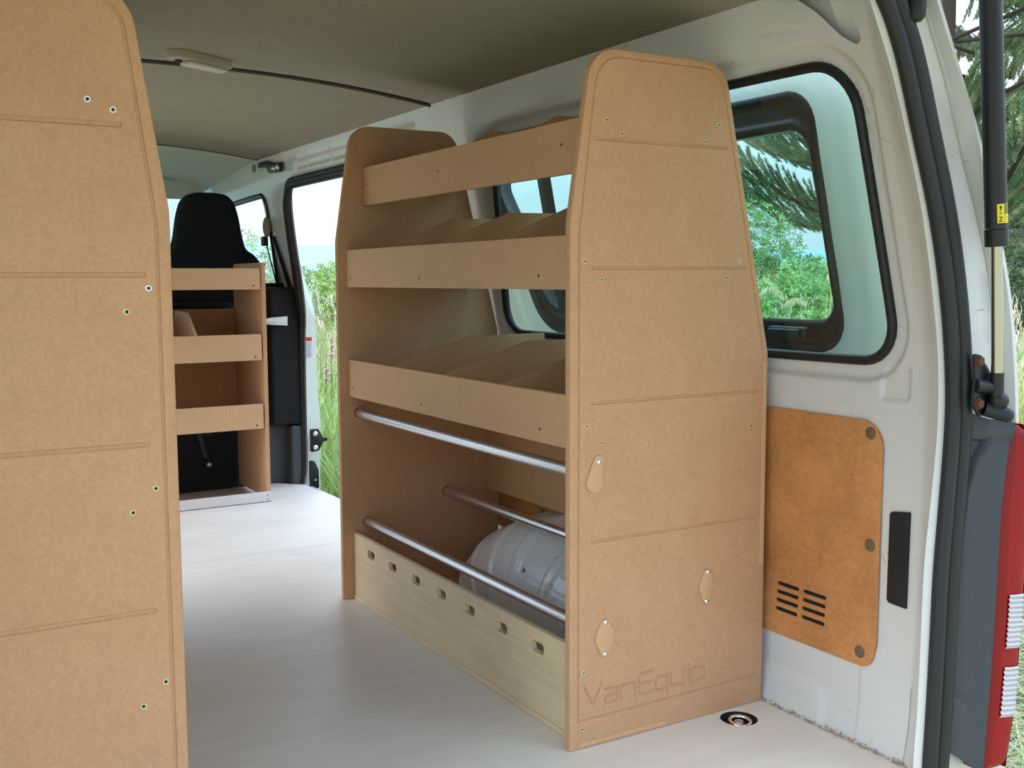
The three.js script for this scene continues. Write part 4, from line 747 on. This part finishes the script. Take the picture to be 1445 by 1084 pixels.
function bladeGeo(n, w, spread, bend, s) {             // a tuft of bent blades, one unit tall
  seed(s); const T = new Tri();
  for (let k = 0; k < n; k++) {
    const a = rnd() * 6.283, l = rr(0.55, 1), bx = Math.cos(a) * rr(0, spread), bz = Math.sin(a) * rr(0, spread), q = rnd() * 6.283, dx = Math.cos(q), dz = Math.sin(q), b = rr(0.3, 1) * bend, px = -dz * w, pz = dx * w, S = 3; let L = null;
    for (let i = 0; i <= S; i++) { const f = i / S, y = l * f * (1 - 0.25 * b * f), o = b * f * f * l, ww = 1 - f * 0.92, A = [bx + dx * o - px * ww, y, bz + dz * o - pz * ww], B = [bx + dx * o + px * ww, y, bz + dz * o + pz * ww]; if (L) T.q(L[0], L[1], B, A); L = [A, B]; }
  }
  const g = T.geo(0); const n2 = g.attributes.normal; return g;
}
const leafMat = (r) => std({ color: 0xffffff, roughness: r, side: THREE.DoubleSide });
const grassMat = phy({ color: 0xffffff, roughness: 0.8, side: THREE.DoubleSide, transmission: 0.25, thickness: 0 });
{
  const Mx = new THREE.Matrix4(), Q = new THREE.Quaternion(), put = (x, y, z, s, h) => { Q.setFromAxisAngle(V3(0, 1, 0), rnd() * 6.283); return new THREE.Matrix4().compose(V3(x, y, z), Q, V3(s, h, s)); };
  const inVan = (x, z) => x > -1.9 && x < 0.95 && z > -5 && z < 0.6;
  const tall = [], shortG = [], straw = [];
  seed(401);
  for (let i = 0; i < 26000; i++) {
    const az = rr(8, 66), d = Math.sqrt(rr(2.6 ** 2, 26 ** 2)) * (rnd() < 0.4 ? 0.5 : 1), [x, z] = polar(az, d); if (inVan(x, z) || d < 2.2) continue;
    const near = az > 46 && d < 7.5; if (near && rnd() < 0.9) continue;
    const hgt = (near ? 0.25 : rr(0.45, 0.95)) * (0.8 + 0.4 * fbm(x * 0.6 + 9, z * 0.6 + 9, 999, 999, 405, 2)), c = new THREE.Color();
    const w = fbm(x * 0.5 + 20, z * 0.5 + 20, 999, 999, 407, 2); c.setHSL(lerp(0.225, 0.185, sstep(w, 0.35, 0.65)) + rr(-0.015, 0.015), rr(0.42, 0.58), rr(0.28, 0.44));
    tall.push([put(x, groundY(x, z) - 0.03, z, rr(0.7, 1.1) * (0.6 + d * 0.03), hgt), c]);
  }
  for (let i = 0; i < 14000; i++) {
    const az = rr(40, 72), d = Math.sqrt(rr(2.4 ** 2, 9 ** 2)), [x, z] = polar(az, d); if (inVan(x, z)) continue;
    const c = new THREE.Color(); c.setHSL(rr(0.11, 0.2), rr(0.25, 0.45), rr(0.28, 0.5)); shortG.push([put(x, groundY(x, z) - 0.01, z, rr(0.4, 0.8), rr(0.05, 0.13)), c]);
  }
  for (let i = 0; i < 700; i++) {                      // pale seed heads standing above the grass
    const az = rr(8, 62), d = rr(3.0, 16), [x, z] = polar(az, d); if (inVan(x, z) || (az > 46 && d < 7)) continue;
    const c = new THREE.Color(); c.setHSL(rr(0.09, 0.14), rr(0.2, 0.4), rr(0.45, 0.65)); straw.push([put(x, groundY(x, z), z, rr(0.5, 0.9), rr(0.75, 1.25)), c]);
  }
  addInst('grass', bladeGeo(9, 0.012, 0.16, 0.75, 411), grassMat, tall, 'long green and yellow grass growing beside the van', 'grass');
  addInst('mown_grass', bladeGeo(10, 0.012, 0.12, 0.9, 413), grassMat, shortG, 'short straw coloured grass near the rear corner of the van', 'grass');
  addInst('grass_seed_heads', (() => { const T = new Tri(); seed(415); for (let k = 0; k < 3; k++) { const a = rnd() * 6.28, dx = Math.cos(a) * 0.18, dz = Math.sin(a) * 0.18; T.q([-0.002, 0, 0], [0.002, 0, 0], [dx + 0.002, 0.9, dz], [dx - 0.002, 0.9, dz]); for (let i = 0; i < 7; i++) { const f = 0.8 + i * 0.03, x = dx * (1 + i * 0.08), z = dz * (1 + i * 0.08), q = rnd() * 6.28; T.t([x, f, z], [x + Math.cos(q) * 0.03, f + 0.06, z + Math.sin(q) * 0.03], [x - Math.sin(q) * 0.012, f + 0.035, z + Math.cos(q) * 0.012]); } } return T.geo(0); })(), grassMat, straw, 'pale dry seed heads standing above the long grass', 'grass');
  // pink flowers between the grass in the doorway
  for (const [az, d, h, lab] of [[20.9, 7.6, 0.93, 'pink flower spike in the grass beyond the doorway, the taller of two'], [20.6, 7.3, 0.80, 'pink flower spike in the grass beyond the doorway, the shorter of two']]) {
    const [x, z] = polar(az, d), F = thing('flower', lab, 'flower', [x, groundY(x, z), z]);
    part('stem', rod(V3(0, 0, 0), V3(0.02, h, 0), 0.005, 6), std({ color: 0x5f7a3a, roughness: 0.9 }), F);
    const gs = []; for (let i = 0; i < 14; i++) { const s = new THREE.SphereGeometry(0.010 * (1.2 - i * 0.05), 6, 5); const a = i * 2.4; s.translate(0.02 + Math.cos(a) * 0.018, h - 0.12 + i * 0.013, Math.sin(a) * 0.018); gs.push(s); } part('blossom', merge(gs), std({ color: 0xd98aa8, roughness: 0.8 }), F, 'pink blossom');
  }
}
// bushes: a few stems under a lumpy crown of separate leaves
function bush(name, label, category, az, d, w, h, hsl, leaves, leafSize, group) {
  const [x, z] = polar(az, d), B = thing(name, label, category, [x, groundY(x, z) - 0.05, z], group), list = [], c0 = [];
  for (let i = 0; i < 9; i++) c0.push([rr(-0.5, 0.5) * w * 0.62, rr(0.3, 0.78) * h, rr(-0.5, 0.5) * w * 0.62, rr(0.2, 0.34) * Math.min(w, h * 1.4)]);
  const gs = []; for (const [bx, by, bz] of c0) gs.push(tube([V3(0, 0, 0), V3(bx * 0.4, by * 0.45, bz * 0.4), V3(bx, by, bz)], 0.018 * Math.sqrt(h), 6, 5)); part('stem', merge(gs), std({ color: 0x5a4a3a, roughness: 0.95 }), B);
  const q = new THREE.Quaternion(), e = new THREE.Euler();
  for (let i = 0; i < leaves; i++) {
    const [bx, by, bz, r] = c0[Math.floor(rnd() * c0.length)], u = rr(-1, 1), t = rnd() * 6.283, k = Math.sqrt(1 - u * u), R = r * (0.72 + 0.32 * rnd()) ; const px = bx + R * k * Math.cos(t), py = Math.max(0.05, by + R * u * 0.85), pz = bz + R * k * Math.sin(t);
    e.set(rr(-1.2, 1.2), rnd() * 6.283, rr(-1, 1)); q.setFromEuler(e); const s = leafSize * rr(0.6, 1.25), c = new THREE.Color().setHSL(hsl[0] + rr(-0.02, 0.02), hsl[1] * rr(0.8, 1.15), hsl[2] * rr(0.75, 1.3)); list.push([new THREE.Matrix4().compose(V3(px, py, pz), q, V3(s, s, s)), c]);
  }
  addInst('foliage', leafGeo, leafMat(0.6), list, '', '', B); return B;
}
const leafGeo = (() => { const T = new Tri(); for (let k = 0; k < 4; k++) { const a = k * 1.57, c = Math.cos(a), s = Math.sin(a), R = (x, y, z) => [x * c - z * s, y, x * s + z * c]; T.q(R(0, 0, 0.05), R(0.18, 0.05, 0.42), R(0, 0.1, 1), R(-0.02, 0.13, 0.45)); T.t(R(0, 0, 0.05), R(-0.02, 0.13, 0.45), R(-0.2, 0.05, 0.42)); T.t(R(-0.02, 0.13, 0.45), R(0, 0.1, 1), R(-0.2, 0.05, 0.42)); } return T.geo(0); })();
seed(501);
bush('bush', 'rounded green bush against the sea, seen through the side doorway', 'bush', 20.6, 13.5, 2.6, 1.5, [0.23, 0.55, 0.34], 14400, 0.050);
bush('bush', 'sparse grey green shrub seen past the driver seat through the cab window', 'bush', 16.6, 9.5, 1.3, 1.72, [0.24, 0.3, 0.36], 4400, 0.043);
bush('bush', 'dense green bush behind the quarter window glass, leftmost under the pine', 'bush', 43.2, 11.5, 3.0, 1.95, [0.255, 0.5, 0.30], 20800, 0.050);
bush('bush', 'bright green bush low behind the quarter window glass beside the grass plumes', 'bush', 46.5, 9.5, 2.2, 1.5, [0.245, 0.55, 0.34], 14400, 0.045);
bush('bush', 'grey green shrub at the foot of the pine to the right of the van', 'bush', 55.2, 17, 3.4, 2.7, [0.21, 0.24, 0.34], 20800, 0.055);
bush('bush', 'dark green shrub at the foot of the pine, at the right edge', 'bush', 58.5, 15, 3.0, 1.9, [0.26, 0.35, 0.17], 16800, 0.050);
bush('bush', 'green bush filling the far corner of the quarter window beyond the divider', 'bush', 35.2, 12, 2.8, 1.3, [0.25, 0.5, 0.32], 12000, 0.050);
// plume grass by the quarter window
{
  const blade = std({ color: 0x9db04a, roughness: 0.8, side: THREE.DoubleSide }), plume = std({ color: 0xd9c49a, roughness: 0.9, side: THREE.DoubleSide });
  [[42.7, 5.0, 'plume grass with pale drooping heads outside the quarter window, leftmost of three'], [45.2, 4.1, 'plume grass with pale drooping heads outside the quarter window, middle of three'], [47.4, 5.2, 'plume grass with pale drooping heads outside the quarter window, rightmost of three']].forEach(([az, d, lab], k) => {
    seed(521 + k); const [x, z] = polar(az, d), G = thing('plume_grass', lab, 'grass', [x, groundY(x, z), z], 'plume grasses outside the quarter window');
    const T = new Tri(); for (let i = 0; i < 60; i++) { const a = rnd() * 6.283, l = rr(1.0, 1.55), o = rr(0.15, 0.5), dx = Math.cos(a), dz = Math.sin(a), w = 0.006; let L = null; for (let s = 0; s <= 6; s++) { const f = s / 6, r = o * f * f + 0.06 * f, y = l * (f - 0.18 * f * f * (o / 0.5)), ww = w * (1 - f * 0.9), A = [dx * r - dz * ww, y, dz * r + dx * ww], B = [dx * r + dz * ww, y, dz * r - dx * ww]; if (L) T.q(L[0], L[1], B, A); L = [A, B]; } } part('blades', T.geo(0), blade, G);
    for (let h = 0; h < 4; h++) { const a = rnd() * 6.283, l = rr(1.25, 1.55), dx = Math.cos(a) * 0.3, dz = Math.sin(a) * 0.3, tip = V3(dx * 1.7, l - 0.02, dz * 1.7), st = tube([V3(0, 0, 0), V3(dx * 0.5, l * 0.7, dz * 0.5), V3(dx, l, dz), tip], 0.003, 14, 5); const P = new Tri(); for (let i = 0; i < 110; i++) { const f = i / 110, cx = lerp(dx * 0.85, tip.x, f), cy = l + 0.03 * Math.sin(f * 3) - 0.02 * f, cz = lerp(dz * 0.85, tip.z, f), q = rnd() * 6.28, r = 0.016 * (1 - 0.4 * f); P.t([cx, cy, cz], [cx + Math.cos(q) * r, cy - 0.035, cz + Math.sin(q) * r], [cx + Math.cos(q) * r * 0.6 - Math.sin(q) * 0.004, cy - 0.018, cz + Math.sin(q) * r * 0.6 + Math.cos(q) * 0.004]); } const m = part('stalk', st, blade, G); part('plume', P.geo(0), plume, m, 'pale plume'); }
  });
}
// pines with tiered branches carrying upswept foliage cords
const cordGeo = (() => { seed(601); const T = new Tri(); for (let i = 0; i < 70; i++) { const f = i / 70, y = f * 0.92, a = i * 2.4, r = 0.10 * (1 - 0.4 * f) + 0.02, dx = Math.cos(a), dz = Math.sin(a), bx = 0.05 * f * f; T.t([bx - dz * 0.016, y, dx * 0.016], [bx + dz * 0.016, y, -dx * 0.016], [bx + dx * r, y + 0.13, dz * r]); } return T.geo(0); })();
function pine(label, az, d, height, first, step, reach, s) {
  seed(s); const [x, z] = polar(az, d), P = thing('pine_tree', label, 'tree', [x, groundY(x, z), z]), bark = std({ color: 0x4d4238, roughness: 0.95 }), list = [], q = new THREE.Quaternion();
  const trunk = new THREE.CylinderGeometry(0.05, 0.21, height, 14, 12); trunk.translate(0, height / 2, 0); part('trunk', faceUV(trunk), bark, P);
  for (let y = first; y < height - 0.6; y += step * rr(0.85, 1.15)) {
    const n = 6, a0 = rnd() * 6.283 * (y > first + step * 1.6 ? 1 : 0) - (y > first + step * 1.6 ? 0 : 2.23 - 0.12 * y), L = reach * Math.pow(1 - y / (height * 1.25), 0.6);
    for (let k = 0; k < n; k++) {
      const a = a0 + k / n * 6.283 + rr(-0.2, 0.2), l = L * rr(0.8, 1.05), dx = Math.cos(a), dz = Math.sin(a), droop = rr(-0.05, 0.1), at = (f) => V3(dx * l * f, y + l * (0.10 * f + droop * f - 0.22 * f * f * (1 - f)) + 0.12 * l * Math.pow(f, 4), dz * l * f);
      part('branch', tube([0, 0.25, 0.5, 0.75, 1].map(at), 0.028, 8, 5), bark, P);
      const m = Math.round(l * 40);
      for (let i = 0; i < m; i++) {
        const f = 0.22 + 0.78 * Math.pow((i + rnd()) / m, 0.8), p = at(f), sd = i % 2 ? 1 : -1, wdt = 0.42 * Math.sin(Math.min(1, (1 - f) * 2.4 + 0.18) * 1.57) * rr(0.1, 1); p.x += -dz * sd * wdt + dx * wdt * 0.5; p.z += dx * sd * wdt + dz * wdt * 0.5; p.y += rr(-0.04, 0.06);
        const dirv = V3(dx * 0.75 - dz * sd * 0.55 * rnd(), rr(0.35, 1.0), dz * 0.75 + dx * sd * 0.55 * rnd()).normalize(); q.setFromUnitVectors(V3(0, 1, 0), dirv); const sc = rr(0.36, 0.58), tip = rnd() < 0.25 ? 0.1 : 0, c = new THREE.Color().setHSL(rr(0.22, 0.32) - tip * 0.6, rr(0.30, 0.45), rr(0.11, 0.24) + tip); list.push([new THREE.Matrix4().compose(p, q, V3(sc, sc, sc)), c]);
      }
    }
  }
  addInst('foliage', cordGeo, leafMat(0.7), list, '', '', P);
}
pine('tall dark green pine with tiered branches to the right of the van', 52.2, 16, 11, 1.75, 0.86, 3.5, 611);
pine('second tall pine further away behind the gas strut at the right edge', 59.5, 21, 12, 2.2, 0.8, 3.6, 617);

scene.traverse((o) => { if (o.isMesh) { o.castShadow = true; o.receiveShadow = true; } });
sun.castShadow = true;
renderer.render(scene, camera);
